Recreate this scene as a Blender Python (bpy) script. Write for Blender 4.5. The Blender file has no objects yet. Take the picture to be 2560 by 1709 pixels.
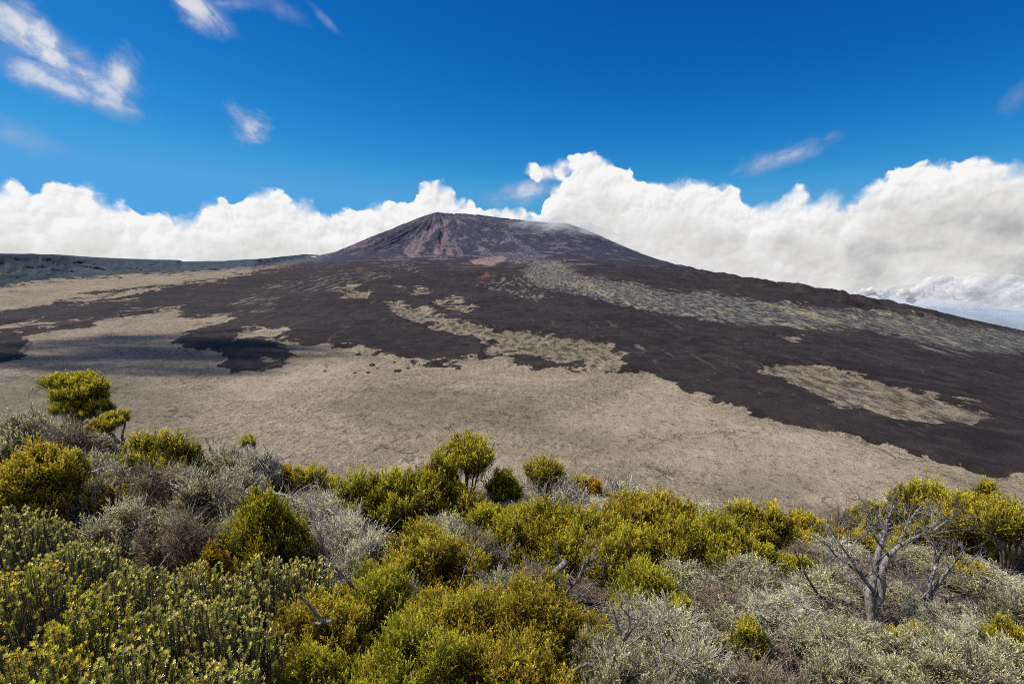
import bpy, math, random
import numpy as np

SC = bpy.context.scene
COL = SC.collection
R_ = math.radians
rng = np.random.default_rng(11)
random.seed(5)

# ------------------------------------------------------------------ helpers
def tag(o, label=None, cat=None, group=None, kind=None):
    if label: o['label'] = label
    if cat: o['category'] = cat
    if group: o['group'] = group
    if kind: o['kind'] = kind
    return o

def empty(name, loc=(0, 0, 0)):
    o = bpy.data.objects.new(name, None)
    COL.objects.link(o)
    o.location = loc
    o.empty_display_size = 0.1
    return o

def mesh_obj(name, V, Fc, mat, parent=None, attrs=None, smooth=False):
    """V (n,3); Fc (m,k) array of k-gons; attrs: dict name -> per-vertex floats"""
    V = np.ascontiguousarray(V, np.float32)
    Fc = np.ascontiguousarray(Fc, np.int32)
    me = bpy.data.meshes.new(name)
    m, k = Fc.shape
    me.vertices.add(len(V)); me.vertices.foreach_set('co', V.ravel())
    me.loops.add(m * k); me.loops.foreach_set('vertex_index', Fc.ravel())
    me.polygons.add(m)
    me.polygons.foreach_set('loop_start', np.arange(0, m * k, k, dtype=np.int32))
    me.polygons.foreach_set('loop_total', np.full(m, k, np.int32))
    me.polygons.foreach_set('use_smooth', np.full(m, bool(smooth)))
    for nm, a in (attrs or {}).items():
        at = me.attributes.new(nm, 'FLOAT', 'POINT')
        at.data.foreach_set('value', np.ascontiguousarray(a, np.float32))
    me.update(calc_edges=True)
    me.materials.append(mat)
    o = bpy.data.objects.new(name, me)
    COL.objects.link(o)
    if parent is not None: o.parent = parent
    return o

def grid_faces(nr, nc):
    i = np.arange(nr - 1)[:, None] * nc + np.arange(nc - 1)[None, :]
    return np.stack([i, i + 1, i + nc + 1, i + nc], -1).reshape(-1, 4)

_perm = np.random.default_rng(3).permutation(256).astype(np.int32)
_ga = np.random.default_rng(4).uniform(0, 2 * np.pi, 256)
_gx, _gy = np.cos(_ga), np.sin(_ga)
def perlin(x, y):
    xi = np.floor(x).astype(np.int64); yi = np.floor(y).astype(np.int64)
    xf = x - xi; yf = y - yi
    def g(ix, iy, dx, dy):
        h = _perm[(_perm[ix & 255] + iy) & 255]
        return _gx[h] * dx + _gy[h] * dy
    u = xf * xf * xf * (xf * (xf * 6 - 15) + 10); v = yf * yf * yf * (yf * (yf * 6 - 15) + 10)
    a = g(xi, yi, xf, yf); b = g(xi + 1, yi, xf - 1, yf)
    c = g(xi, yi + 1, xf, yf - 1); d = g(xi + 1, yi + 1, xf - 1, yf - 1)
    return (a + (b - a) * u) * (1 - v) + (c + (d - c) * u) * v
def fbm(x, y, n=5, rough=.5):
    s = 0.; a = 1.
    for k in range(n):
        s = s + a * perlin(x * 2 ** k + 17.3 * k, y * 2 ** k - 9.1 * k); a *= rough
    return s
def sst(a, b, x):
    t = np.clip((x - a) / (b - a), 0, 1)
    return t * t * (3 - 2 * t)

# ------------------------------------------------------------------ view geometry (used to survey the place from the photograph)
F, CX, CY, PITCH = 1280., 1280., 854.5, R_(10)
cP, sP = math.cos(PITCH), math.sin(PITCH)
def slope_of_row(py):             # z / y for a sight line in the middle column
    v = (CY - py) / F
    return (sP * -1 + cP * v) / (cP + sP * v)
def pix(x, y, z):
    dep = y * cP - z * sP; up = y * sP + z * cP
    return CX + F * x / dep, CY - F * up / dep
def pt(px, py, y):                # point on that sight line at distance y
    u = (px - CX) / F; v = (CY - py) / F
    d = np.array([u, cP + sP * v, -sP + cP * v]) 
    return d * (y / d[1])

# ------------------------------------------------------------------ nodes
class NT:
    def __init__(s, nt): s.nt = nt; s.n = nt.nodes; s.l = nt.links
    def new(s, t, **kw):
        n = s.n.new(t)
        for k, v in kw.items(): setattr(n, k, v)
        return n
    def put(s, sock, v):
        if isinstance(v, bpy.types.NodeSocket): s.l.new(v, sock)
        elif v is not None:
            try: sock.default_value = v
            except Exception: sock.default_value = (*v, 1)
    def math(s, op, a, b=None, c=None, clamp=False):
        n = s.new('ShaderNodeMath', operation=op); n.use_clamp = clamp
        s.put(n.inputs[0], a)
        if b is not None: s.put(n.inputs[1], b)
        if c is not None: s.put(n.inputs[2], c)
        return n.outputs[0]
    def add(s, a, b): return s.math('ADD', a, b)
    def sub(s, a, b): return s.math('SUBTRACT', a, b)
    def mul(s, a, b): return s.math('MULTIPLY', a, b)
    def mr(s, x, a, b, c=0., d=1., mode='SMOOTHSTEP'):
        n = s.new('ShaderNodeMapRange'); n.interpolation_type = mode; n.clamp = True
        for i, v in enumerate((x, a, b, c, d)): s.put(n.inputs[i], v)
        return n.outputs[0]
    def noise(s, vec, scale, detail=4, rough=.5, dist=0, ntype=None):
        n = s.new('ShaderNodeTexNoise')
        s.put(n.inputs['Vector'], vec); s.put(n.inputs['Scale'], scale); s.put(n.inputs['Detail'], detail)
        s.put(n.inputs['Roughness'], rough); s.put(n.inputs['Distortion'], dist)
        return n.outputs['Fac']
    def vor(s, vec, scale, feature='F1', detail=0, rough=.5, out='Distance', rand=1):
        n = s.new('ShaderNodeTexVoronoi', feature=feature)
        s.put(n.inputs['Vector'], vec); s.put(n.inputs['Scale'], scale)
        if 'Detail' in n.inputs: s.put(n.inputs['Detail'], detail); s.put(n.inputs['Roughness'], rough)
        s.put(n.inputs['Randomness'], rand)
        return n.outputs[out]
    def mix(s, f, a, b, blend='MIX'):
        n = s.new('ShaderNodeMix', data_type='RGBA', blend_type=blend)
        s.put(n.inputs[0], f)
        for k, v in ((6, a), (7, b)):
            if isinstance(v, bpy.types.NodeSocket): s.l.new(v, n.inputs[k])
            else: n.inputs[k].default_value = (*v, 1)
        return n.outputs[2]
    def vmul(s, v, t):
        n = s.new('ShaderNodeVectorMath', operation='MULTIPLY'); s.put(n.inputs[0], v); n.inputs[1].default_value = t
        return n.outputs[0]
    def vadd(s, a, b):
        n = s.new('ShaderNodeVectorMath', operation='ADD'); s.put(n.inputs[0], a); s.put(n.inputs[1], b)
        return n.outputs[0]
    def comb(s, x, y, z):
        n = s.new('ShaderNodeCombineXYZ')
        for i, v in enumerate((x, y, z)): s.put(n.inputs[i], v)
        return n.outputs[0]
    def attr(s, name):
        n = s.new('ShaderNodeAttribute', attribute_name=name); return n.outputs['Fac']
    def ramp(s, f, stops, interp='LINEAR'):
        n = s.new('ShaderNodeValToRGB'); cr = n.color_ramp; cr.interpolation = interp
        while len(cr.elements) < len(stops): cr.elements.new(0.5)
        for e, (p, c) in zip(cr.elements, stops):
            e.position = p; e.color = (*c, 1)
        s.put(n.inputs[0], f); return n.outputs[0]

def material(name):
    m = bpy.data.materials.new(name); m.use_nodes = True
    T = NT(m.node_tree); b = T.n['Principled BSDF']
    b.inputs['Roughness'].default_value = .9
    b.inputs['Specular IOR Level'].default_value = .15
    return m, T, b

# ------------------------------------------------------------------ camera, sun
cam = bpy.data.cameras.new('camera'); cam.lens = 18; cam.sensor_width = 36; cam.clip_end = 60000; cam.clip_start = .05
co = bpy.data.objects.new('camera', cam); COL.objects.link(co)
co.rotation_euler = (R_(90) - PITCH, 0, 0)
SC.camera = co

SUN_AZ, SUN_EL = R_(-80), R_(52)
sun = bpy.data.lights.new('sun', 'SUN'); sun.energy = 5.0; sun.angle = R_(.5); sun.color = (1, .95, .86)
so = bpy.data.objects.new('sun', sun); COL.objects.link(so)
TOSUN = np.array([math.sin(SUN_AZ) * math.cos(SUN_EL), math.cos(SUN_AZ) * math.cos(SUN_EL), math.sin(SUN_EL)])
from mathutils import Vector
so.rotation_euler = Vector(TOSUN).to_track_quat('Z', 'Y').to_euler()
so.location = tuple(TOSUN * 50)

SC.view_settings.view_transform = 'Standard'; SC.view_settings.look = 'None'
SC.view_settings.exposure = 0; SC.view_settings.gamma = 1
SC.render.engine = 'CYCLES'
SC.cycles.use_denoising = False
SC.cycles.filter_width = 1.0
SC.cycles.max_bounces = 6; SC.cycles.diffuse_bounces = 4; SC.cycles.transparent_max_bounces = 48
SC.cycles.volume_bounces = 3
SC.cycles.sample_clamp_indirect = 4
# ------------------------------------------------------------------ sky: Nishita blue, cumulus bank behind the volcano, torn wisps above
OUTL = [(0,439),(33,433),(87,469),(125,452),(163,450),(218,450),(245,463),(278,485),(327,504),(371,526),(425,512),(474,504),
 (496,485),(523,485),(578,496),(627,474),(665,458),(708,466),(733,490),(763,488),(796,496),(812,515),(834,518),(899,507),(959,493),
 (1014,492),(1036,488),(1050,452),(1090,439),(1123,444),(1144,474),(1172,490),(1199,510),(1230,512),(1260,505),(1290,510),(1335,522),(1352,505),
 (1372,478),(1392,445),(1415,415),(1440,392),(1465,378),(1514,384),(1558,404),(1574,431),(1591,444),(1612,439),(1661,444),(1705,431),
 (1732,442),(1770,444),(1814,453),(1836,463),(1852,480),(1877,499),(1907,491),(1948,480),(1967,458),(1988,450),(2010,458),(2035,478),
 (2070,466),(2097,470),(2120,482),(2141,478),(2165,458),(2185,442),(2228,423),(2239,409),(2288,395),(2343,387),(2397,390),(2457,373),
 (2506,376),(2560,382)]
def azel(px, py):
    d = pt(px, py, 1.); d = d / np.linalg.norm(d)
    return math.degrees(math.atan2(d[0], d[1])), math.degrees(math.asin(d[2]))

W = bpy.data.worlds.new('World'); SC.world = W; W.use_nodes = True
T = NT(W.node_tree)
for n in list(T.n): T.n.remove(n)
out = T.new('ShaderNodeOutputWorld')
sky = T.new('ShaderNodeTexSky', sky_type='NISHITA'); sky.sun_disc = False
sky.sun_elevation = SUN_EL; sky.sun_rotation = SUN_AZ; sky.altitude = 2300
sky.air_density = 1; sky.dust_density = .6
sp = T.new('ShaderNodeSeparateColor'); T.l.new(sky.outputs[0], sp.inputs[0])
ch = []
for i, (a, k, mx_) in enumerate(((2.6, 3.2, .085), (1.06, 1.45, .37), (1.02, .88, .80))):
    x = T.math('POWER', T.mul(sp.outputs[i], .1), k)
    ch.append(T.math('MULTIPLY', T.math('SMOOTH_MIN', T.mul(x, a), mx_, mx_ * .5), 10.))
cc = T.new('ShaderNodeCombineColor')
for i in range(3): T.l.new(ch[i], cc.inputs[i])
skycol = cc.outputs[0]
geo = T.new('ShaderNodeTexCoord')
sx = T.new('ShaderNodeSeparateXYZ'); T.l.new(geo.outputs['Generated'], sx.inputs[0])
DEG = 180 / math.pi
A = T.mul(T.math('ARCTAN2', sx.outputs[0], sx.outputs[1]), DEG)
EL = T.mul(T.math('ARCSINE', sx.outputs[2]), DEG)
q = T.comb(A, EL, 0.)

# outline of the bank: two float curves over azimuth (left and right of the summit)
oa = [azel(*p) for p in OUTL]
wv0 = T.new('ShaderNodeTexNoise'); T.put(wv0.inputs['Vector'], q); T.put(wv0.inputs['Scale'], .42); T.put(wv0.inputs['Detail'], 5); T.put(wv0.inputs['Roughness'], .55)
swv = T.new('ShaderNodeSeparateColor'); T.l.new(wv0.outputs['Color'], swv.inputs[0])
Aw = T.add(A, T.mul(T.sub(swv.outputs[0], .5), 3.4))
def curve(lo, hi):
    n = T.new('ShaderNodeFloatCurve'); c = n.mapping.curves[0]
    pts = [((a - lo) / (hi - lo), (e + 4) / 24) for a, e in oa if lo < a < hi]
    e_lo = np.interp(lo, [a for a, _ in oa], [e for _, e in oa]); e_hi = np.interp(hi, [a for a, _ in oa], [e for _, e in oa])
    c.points[0].location = (0, (e_lo + 4) / 24); c.points[1].location = (1, (e_hi + 4) / 24)
    for p in pts: c.points.new(*p)
    for p in c.points: p.handle_type = 'AUTO_CLAMPED'
    n.mapping.update()
    T.put(n.inputs['Value'], T.mr(Aw, lo, hi, mode='LINEAR'))
    return T.sub(T.mul(n.outputs[0], 24.), 4.)
h = T.mix(T.math('GREATER_THAN', Aw, 1.5), curve(-48, 1.5), curve(1.5, 48))
# domain warp + billows
wv = T.new('ShaderNodeTexNoise'); T.put(wv.inputs['Vector'], q); T.put(wv.inputs['Scale'], .45); T.put(wv.inputs['Detail'], 4)
wq = T.vadd(q, T.vmul(T.vadd(wv.outputs['Color'], (-.5, -.5, -.5)), (1.6, 1.6, 0)))
def billow(v):
    b1 = T.vor(v, .5, detail=3, rough=.48)
    return T.sub(.62, b1)
b0 = billow(wq)
off = T.vadd(wq, (-.22, .30, 0))
b1 = billow(off)
puff = T.noise(wq, .9, 7, .55)
edge = T.add(T.mul(b0, 1.25), T.mul(T.sub(puff, .5), .9))
lob = None                                      # single towers that bulge over the outline
for (px, py, rr_) in ((1338,425,34),(1366,434,46),(1400,428,47),(1436,414,44),(1480,420,44),(1392,474,40),(1090,474,34),(1125,486,30),(1988,480,28),(2012,492,24),(2090,508,22),(650,500,40),(700,500,34),(780,508,22),(1700,462,30),(1815,482,26),(215,478,30),(40,462,32)):
    a0, e0 = azel(px, py); pa, pe = azel(px + rr_, py); ra = abs(pa - a0); pa2, pe2 = azel(px, py - rr_); re = abs(pe2 - e0)
    dx = T.mul(T.sub(A, a0), 1 / ra); dy = T.mul(T.sub(EL, e0), 1 / re)
    d_ = T.mul(T.sub(1., T.math('SQRT', T.add(T.mul(dx, dx), T.mul(dy, dy)))), re)
    lob = d_ if lob is None else T.math('MAXIMUM', lob, d_)
dep = T.add(T.math('SMOOTH_MAX', T.sub(h, EL), lob, .4), T.mul(edge, .8))                 
soft = T.mr(T.noise(q, .33, 2, .5), .40, .64, .28, 1.9)
mask = T.mr(dep, 0., soft)
lit = T.sub(b0, b1)                             # bumps facing the sun
big = T.noise(T.vadd(wq, (31, 7, 0)), .16, 6, .52)
mid = T.noise(T.vmul(T.vadd(wq, (3, 57, 0)), (1, 1.5, 1)), .33, 6, .55)
bodyb = T.mr(dep, .3, 6.5, 1.0, .79)
bodyb = T.add(bodyb, T.mul(T.sub(mid, .5), .34))
bodyb = T.add(bodyb, T.mul(lit, T.mr(dep, .3, 6, .42, .16)))
dk = T.mul(T.mr(big, .44, .66), T.mr(dep, 2., 6.))
dkr = T.mul(T.mr(A, 26, 42), T.mul(T.mr(EL, 9, 1.5), T.mr(EL, -6, -1)))
dkr = T.mul(dkr, T.mr(T.noise(T.vmul(q, (.6, 1, 1)), .2, 5, .55), .36, .6))
bodyb = T.sub(bodyb, T.mul(dk, .10))
bodyb = T.sub(bodyb, T.mul(dkr, .20))
bodyb = T.math('MINIMUM', T.math('MAXIMUM', bodyb, .28), 1.0)
ccol = T.ramp(bodyb, [(0, (.0, .0, .0)), (.45, (.42, .435, .455)), (.72, (.735, .725, .71)), (.9, (.90, .90, .90)), (1, (1., 1., 1.))])
# thin wisps: (px,py, half length px, half width px, angle deg, strength, noise scale)
WISPS = [(120,110,300,75,-31,1.25,.30),(165,215,260,60,-13,.85,.3),(300,190,75,110,-45,.9,.38),(60,60,140,90,-40,.5,.4),(490,15,130,70,-38,.9,.42),(560,10,120,25,10,.4,.42),
         (630,318,62,62,-20,.75,.85),(600,285,60,30,-35,.45,.8),(815,50,70,16,-42,.38,.5),(1960,395,150,38,16,.62,.5),(1310,482,110,42,12,.75,.5),(2540,245,60,45,30,.22,.4),
         (700,25,90,40,-20,.25,.4),(20,330,160,60,-12,.3,.3)]
wm = None
wn = T.noise(T.vadd(q, T.vmul(wv.outputs['Color'], (2.2, 2.2, 0))), .5, 8, .6)
for (px, py, hl, hw, ang, st, ns) in WISPS:
    a0, e0 = azel(px, py); pa, pe = azel(px + 10, py); pa2, pe2 = azel(px, py + 10)
    ka = (pa - a0) / 10; ke = (e0 - pe2) / 10
    ca, sa = math.cos(R_(ang)), math.sin(R_(ang))
    dx = T.mul(T.sub(A, a0), 1 / ka); dy = T.mul(T.sub(EL, e0), 1 / ke)
    u = T.add(T.mul(dx, ca / hl), T.mul(dy, sa / hl)); v = T.add(T.mul(dx, -sa / hw), T.mul(dy, ca / hw))
    g = T.math('SUBTRACT', 1.0, T.math('SQRT', T.add(T.mul(u, u), T.mul(v, v))))
    nz = T.noise(T.comb(T.mul(u, hl * ns * .02), T.mul(v, hw * ns * .034), px * .1), 1.35, 6, .56, .5)
    m = T.mul(T.mr(T.add(g, T.mul(T.sub(nz, .5), 1.5)), .0, 1.05), st)
    wm = m if wm is None else T.math('MAXIMUM', wm, m)
wm = T.math('MINIMUM', T.mul(wm, T.mr(wn, .25, .62, .45, 1.)), .92)
wcol = T.mix(T.mr(wm, .1, .8), (.42, .45, .60), (.76, .76, .80))
front = T.mr(sx.outputs[1], .05, .3)
backc = T.mul(T.mr(T.noise(T.vmul(geo.outputs['Generated'], (1, 1, 2.2)), 2.1, 6, .58), .46, .62), T.mul(T.mr(sx.outputs[1], -.02, -.25), T.mr(sx.outputs[2], .02, .12)))  # unseen clouds behind the camera, added to brighten and whiten the fill light
wm = T.mul(wm, front); mask = T.math('MAXIMUM', T.mul(mask, front), backc)
ccol = T.mix(T.mr(sx.outputs[1], .05, -.1), ccol, (1.0, .985, .94))
lowm = T.mr(EL, -9, -14)                        # far ground haze below the horizon
bgs = T.new('ShaderNodeBackground'); T.put(bgs.inputs[0], skycol); bgs.inputs[1].default_value = .1
bgw = T.new('ShaderNodeBackground'); T.put(bgw.inputs[0], wcol); bgw.inputs[1].default_value = 1
bgc = T.new('ShaderNodeBackground'); T.put(bgc.inputs[0], ccol); bgc.inputs[1].default_value = .93
bgl = T.new('ShaderNodeBackground'); bgl.inputs[0].default_value = (.06, .06, .065, 1)
def mixs(f, a, b):
    n = T.new('ShaderNodeMixShader'); T.put(n.inputs[0], f); T.l.new(a.outputs[0], n.inputs[1]); T.l.new(b.outputs[0], n.inputs[2]); return n
s1 = mixs(wm, bgs, bgw); s2 = mixs(mask, s1, bgc); s3 = mixs(lowm, s2, bgl)
T.l.new(s3.outputs[0], out.inputs[0])
W.cycles.sampling_method = 'MANUAL'; W.cycles.sample_map_resolution = 512
# ------------------------------------------------------------------ caldera floor and volcano, surveyed as one height field
SKY = np.array([(-500,645),(0,700),(170,697),(383,684),(638,667),(740,650),(779,643),(795,639.5),(810,636),(839,630),(883,612),(926,594),(981,572),(1035,550),(1073,536),
 (1093,530.5),(1110,533),(1122,534),(1166,535),(1199,538),(1253,546),(1308,552),(1373,557),(1417,560),(1449,570),(1493,588),(1548,612),(1602,634),
 (1667,657),(1722,678),(1787,695),(1853,710),(1907,719),(1962,726),(2016,732),(2071,741),(2095,744),(2104,737),(2114,742),(2124,751),(2169,757),(2234,768),(2343,787),(2452,809),(2560,830),
 (3100,905)], float)
RAMP_BASE = np.array([(-600,775),(-300,745),(0,714),(170,697),(383,684),(460,679),(638,667),(700,655),(787,640)], float)
RAMP_TOP = np.array([(-600,640),(-300,634),(0,633),(128,635),(264,644),(362,648),(443,650),(452,654),(553,652),(660,646),(766,635),(790,637)], float)

PTAN = [
 [(-300,905),(0,905),(60,890),(75,860),(45,840),(100,825),(160,820),(250,806),(320,790),(405,776),(450,768),(455,778),(420,786),(480,790),(540,796),(571,799),(545,811),(500,820),(470,832),(485,836),(421,857),(468,874),(545,876),(566,895),(553,912),(587,933),(630,927),(698,914),(719,904),(664,906),(656,897),(736,891),(719,874),(677,852),(630,846),(592,844),(639,825),(719,820),(685,844),(762,857),(822,852),(834,865),(877,861),(898,878),(863,861),(955,889),(1017,907),(1078,912),(1150,907),(1190,896),(1241,899),(1298,917),(1349,919),(1390,914),(1430,922),(1482,924),(1538,932),(1563,935),(1568,945),(1614,945),(1645,955),(1660,965),(1711,978),(1773,1000),(1835,1018),(1918,1041),(2016,1063),(2125,1090),(2234,1117),(2343,1150),(2452,1182),(2560,1195),(2900,1260),(2900,1900),(-500,1900),(-500,905)],
 [(1211,868),(1267,833),(1313,827),(1364,840),(1425,853),(1517,858),(1538,878),(1558,889),(1543,914),(1538,935),(1497,919),(1436,914),(1390,909),(1313,884),(1252,884),(1226,894),(1211,884)],
 [(1065,820),(1139,807),(1190,817),(1267,835),(1211,858),(1190,843),(1139,840),(1098,832)],
 [(991,781),(1052,775),(1114,792),(1103,799),(1057,812),(1027,807)],
 [(1080,761),(1109,756),(1175,761),(1175,774),(1167,784),(1124,779),(1098,771)],
 [(848,735),(874,725),(920,730),(917,751),(879,748)],
 [(975,769),(988,757),(1003,758),(1003,772),(985,775)],
 [(1000,728),(1045,724),(1065,733),(1040,736)],
 [(1907,913),(1994,910),(2103,932),(2180,959),(2289,981),(2398,1008),(2474,1035),(2507,1052),(2430,1063),(2321,1057),(2267,1052),(2180,1030),(2092,1014),(2027,981),(1951,948),(1902,937)],
 [(1940,839),(1985,838),(2027,850),(1980,856)],
 [(0,714),(170,697),(383,684),(460,679),(638,667),(700,652),(787,636),(810,632),(870,614),(800,650),(702,669),(634,680),(592,692),(511,703),(426,714),(362,723),(272,733),(192,744),(128,755),(128,763),(77,772),(0,782),(-400,815),(-400,760)],
 [(165,761),(200,752),(298,733),(395,724),(362,731),(272,750),(213,760)],
 [(-60,822),(0,815),(105,799),(81,808),(0,823)],
 [(290,755),(330,748),(322,753)],
]
PGRAY = [
 [(1211,659),(1300,648),(1405,650),(1420,668),(1466,695),(1568,710),(1670,735),(1770,737),(1934,763),(2097,780),(2261,790),(2424,818),(2560,840),(2900,880),(2900,935),(2560,889),(2452,889),(2370,878),(2234,845),(2097,831),(1923,823),(1798,812),(1607,781),(1517,761),(1466,746),(1425,735),(1339,725),(1313,705),(1308,684),(1318,664)],
 [(640,725),(700,705),(792,694),(904,682),(971,682),(976,695),(904,710),(894,725),(812,735),(766,733),(690,745)],
 [(580,750),(640,738),(700,752),(690,775),(600,782)],
 [(980,660),(1010,650),(1050,665),(1060,685),(1020,690),(985,680)],
 [(1190,720),(1240,690),(1300,690),(1340,720),(1400,755),(1330,760),(1270,745),(1225,735)],
 [(1585,870),(1600,865),(1640,868),(1620,880)],[(1660,880),(1690,900),(1740,925),(1700,915)],
 [(1750,930),(1830,948),(1900,965),(1830,958)],
 [(2290,865),(2440,880),(2420,905),(2330,900)],
]
PPINK = [
 [(1124,551),(1088,567),(1052,587),(1027,613),(1006,633),(1027,644),(1052,638),(1058,613),(1078,592),(1103,572),(1134,556)],
 [(1119,572),(1103,598),(1083,633),(1103,644),(1109,618),(1124,590)],
 [(1175,656),(1211,646),(1262,646),(1257,659),(1231,666),(1185,664)],
 [(1119,620),(1129,612),(1132,640),(1115,645)],
 [(900,620),(950,606),(935,616),(905,625)],
 [(860,628),(905,610),(940,592),(900,620)],
]
PGSTR = [
 [(1211,551),(1262,577),(1303,608),(1364,644),(1323,638),(1287,613),(1252,582)],
 [(1150,560),(1140,600),(1160,640),(1150,650),(1130,610)],
 [(1190,615),(1230,632),(1320,634),(1350,646),(1240,648),(1200,636)],
 [(1340,560),(1380,585),(1410,620),(1385,600)],
 [(1080,548),(1130,540),(1220,545),(1300,556),(1210,552),(1120,549)],
]
PRED = [[(1193,700),(1208,692),(1217,683),(1226,694),(1218,699)], [(885,676),(900,672),(912,677),(900,680)]]

GX0, GX1, GY0, GY1, GS = -500, 3060, 500, 1420, 2.0
gxs = np.arange(GX0, GX1, GS); gys = np.arange(GY0, GY1, GS)
def sdf(polys, far=60.):
    D = np.full((len(gys), len(gxs)), -far, np.float32)
    for P in polys:
        P = np.array(P, float)
        ix0 = np.searchsorted(gxs, P[:, 0].min() - far); ix1 = np.searchsorted(gxs, P[:, 0].max() + far)
        iy0 = np.searchsorted(gys, P[:, 1].min() - far); iy1 = np.searchsorted(gys, P[:, 1].max() + far)
        X, Y = np.meshgrid(gxs[ix0:ix1], gys[iy0:iy1])
        dm = np.full(X.shape, 1e9); ins = np.zeros(X.shape, bool)
        for (ax, ay), (bx, by) in zip(P, np.roll(P, -1, 0)):
            ex, ey = bx - ax, by - ay; wx, wy = X - ax, Y - ay
            t = np.clip((wx * ex + wy * ey) / (ex * ex + ey * ey + 1e-9), 0, 1)
            dm = np.minimum(dm, (wx - ex * t) ** 2 + ((wy - ey * t) * 1.6) ** 2)
            if ay != by:
                ins ^= ((ay > Y) != (by > Y)) & (X < ex * (Y - ay) / (by - ay) + ax)
        d = np.where(ins, 1, -1) * np.sqrt(dm)
        D[iy0:iy1, ix0:ix1] = np.maximum(D[iy0:iy1, ix0:ix1], np.clip(d, -far, far))
    return D
def sample(D, px, py):
    fx = np.clip((px - GX0) / GS, 0, D.shape[1] - 1.01); fy = np.clip((py - GY0) / GS, 0, D.shape[0] - 1.01)
    i = fx.astype(int); j = fy.astype(int); a = fx - i; b = fy - j
    return (D[j, i] * (1 - a) + D[j, i + 1] * a) * (1 - b) + (D[j + 1, i] * (1 - a) + D[j + 1, i + 1] * a) * b

def plane_z(y): return -112 + .0117 * y
def row_to_plane_y(py):           # distance at which the sight line of that row meets the floor plane
    return 112 / (.0117 - slope_of_row(py))

NC, NI, NL, NB = 1500, 520, 330, 10
u = np.linspace(-1.45, 1.45, NC)
# ridge column by column: pixel column px of the ridge depends on depth; iterate
def col_of(u_, sl):               # pixel column of direction (u,1,sl)
    return CX + F * u_ / (cP - sl * sP)
px = CX + F * u
for _ in range(4):
    row = np.interp(px, SKY[:, 0], SKY[:, 1]); sl = slope_of_row(row); px = col_of(u, sl)
yr = np.interp(px, [-900, 0, 170, 383, 638, 700, 800, 1100, 1700, 2100, 2560, 3000],
               [1100, 1, 1, 1, 1, 5000, 5000, 5000, 4600, 3600, 2600, 2300])
ybase = row_to_plane_y(np.interp(px, RAMP_BASE[:, 0], RAMP_BASE[:, 1]))
left = px < 790
yr = np.where(left, np.minimum(ybase * 1.05, 5000), yr)
kk = np.interp(px, [700, 800, 950, 1100, 1450, 1650, 1900, 2200, 2560], [2.2, 2.2, 3.4, 4.6, 4.2, 3.0, 2.2, 1.5, 1.2])
zr = sl * yr
zr = np.where(left, plane_z(yr), zr)
m_s = np.linspace(0, 1, NI); m_l = np.linspace(0, 1, NL + 2)[1:-1]
y0 = 85.
inv = 1 / (1 / y0 + (1 / yr[None, :] - 1 / y0) * m_s[:, None])
lin = y0 + (yr[None, :] - y0) * (.25 + .75 * m_l[:, None])
Y = np.sort(np.concatenate([inv, lin], 0), 0)
def height(Y, yr, zr, kk):
    t = np.clip((Y - 250) / (yr - 250), 0, None)
    return plane_z(Y) + (zr - plane_z(yr)) * t ** kk
Z = height(Y, yr, zr, kk)
X = Y * u[None, :]
PX, PY = pix(X, Y, Z)
# relief
amp = np.clip(Y / 1500, .15, 1.6)
rel = fbm(X / 160, Y / 160, 6, .5) * 3.2 * amp + fbm(X / 14 + 9, Y / 14, 4, .55) * .75 * np.clip(Y / 600, .5, 2)
ridge = 1 - np.abs(fbm(X / 60, Y / 60 + 40, 4, .5)) * 2.2
rel += (ridge - .6) * 1.2 * amp
conef = sst(660, 600, PY) * sst(760, 900, PX) * sst(1900, 1500, PX)
APX, APY = -735., 5150.
TH = np.arctan2(X - APX, APY - Y + 1.); RD = np.hypot(X - APX, APY - Y)
gul = np.abs(fbm(TH * 8 + 3, RD / 1500, 6, .6))
rel += conef * (-gul * 58 + 16) * np.clip(RD / 500, .15, 1.) + conef * fbm(X / 45, Y / 45, 4, .6) * 5
rightf = sst(1560, 1750, PX) * sst(-90, 0, -(PY - np.interp(PX, SKY[:, 0], SKY[:, 1])))
bump = np.maximum(perlin(X / 70 + 5, Y / 110) - .12, 0) ** .8 * 32
rel += rightf * bump * sst(2500, 2200, PX)
tan_ = sample(sdf(PTAN), PX, PY)
rel += sst(4, -5, tan_ + fbm(X / 60, Y / 100, 5, .6) * 16) * 3.4 * np.clip(Y / 700, .5, 2)       # younger flows lie on top of the old floor
taper = sst(0, .06, (yr[None, :] - Y) / yr[None, :])
wl = sst(690, 900, px)[None, :]
rel *= (1 - wl) * .6 + wl * (.35 + .65 * taper)
Z = Z + rel
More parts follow.
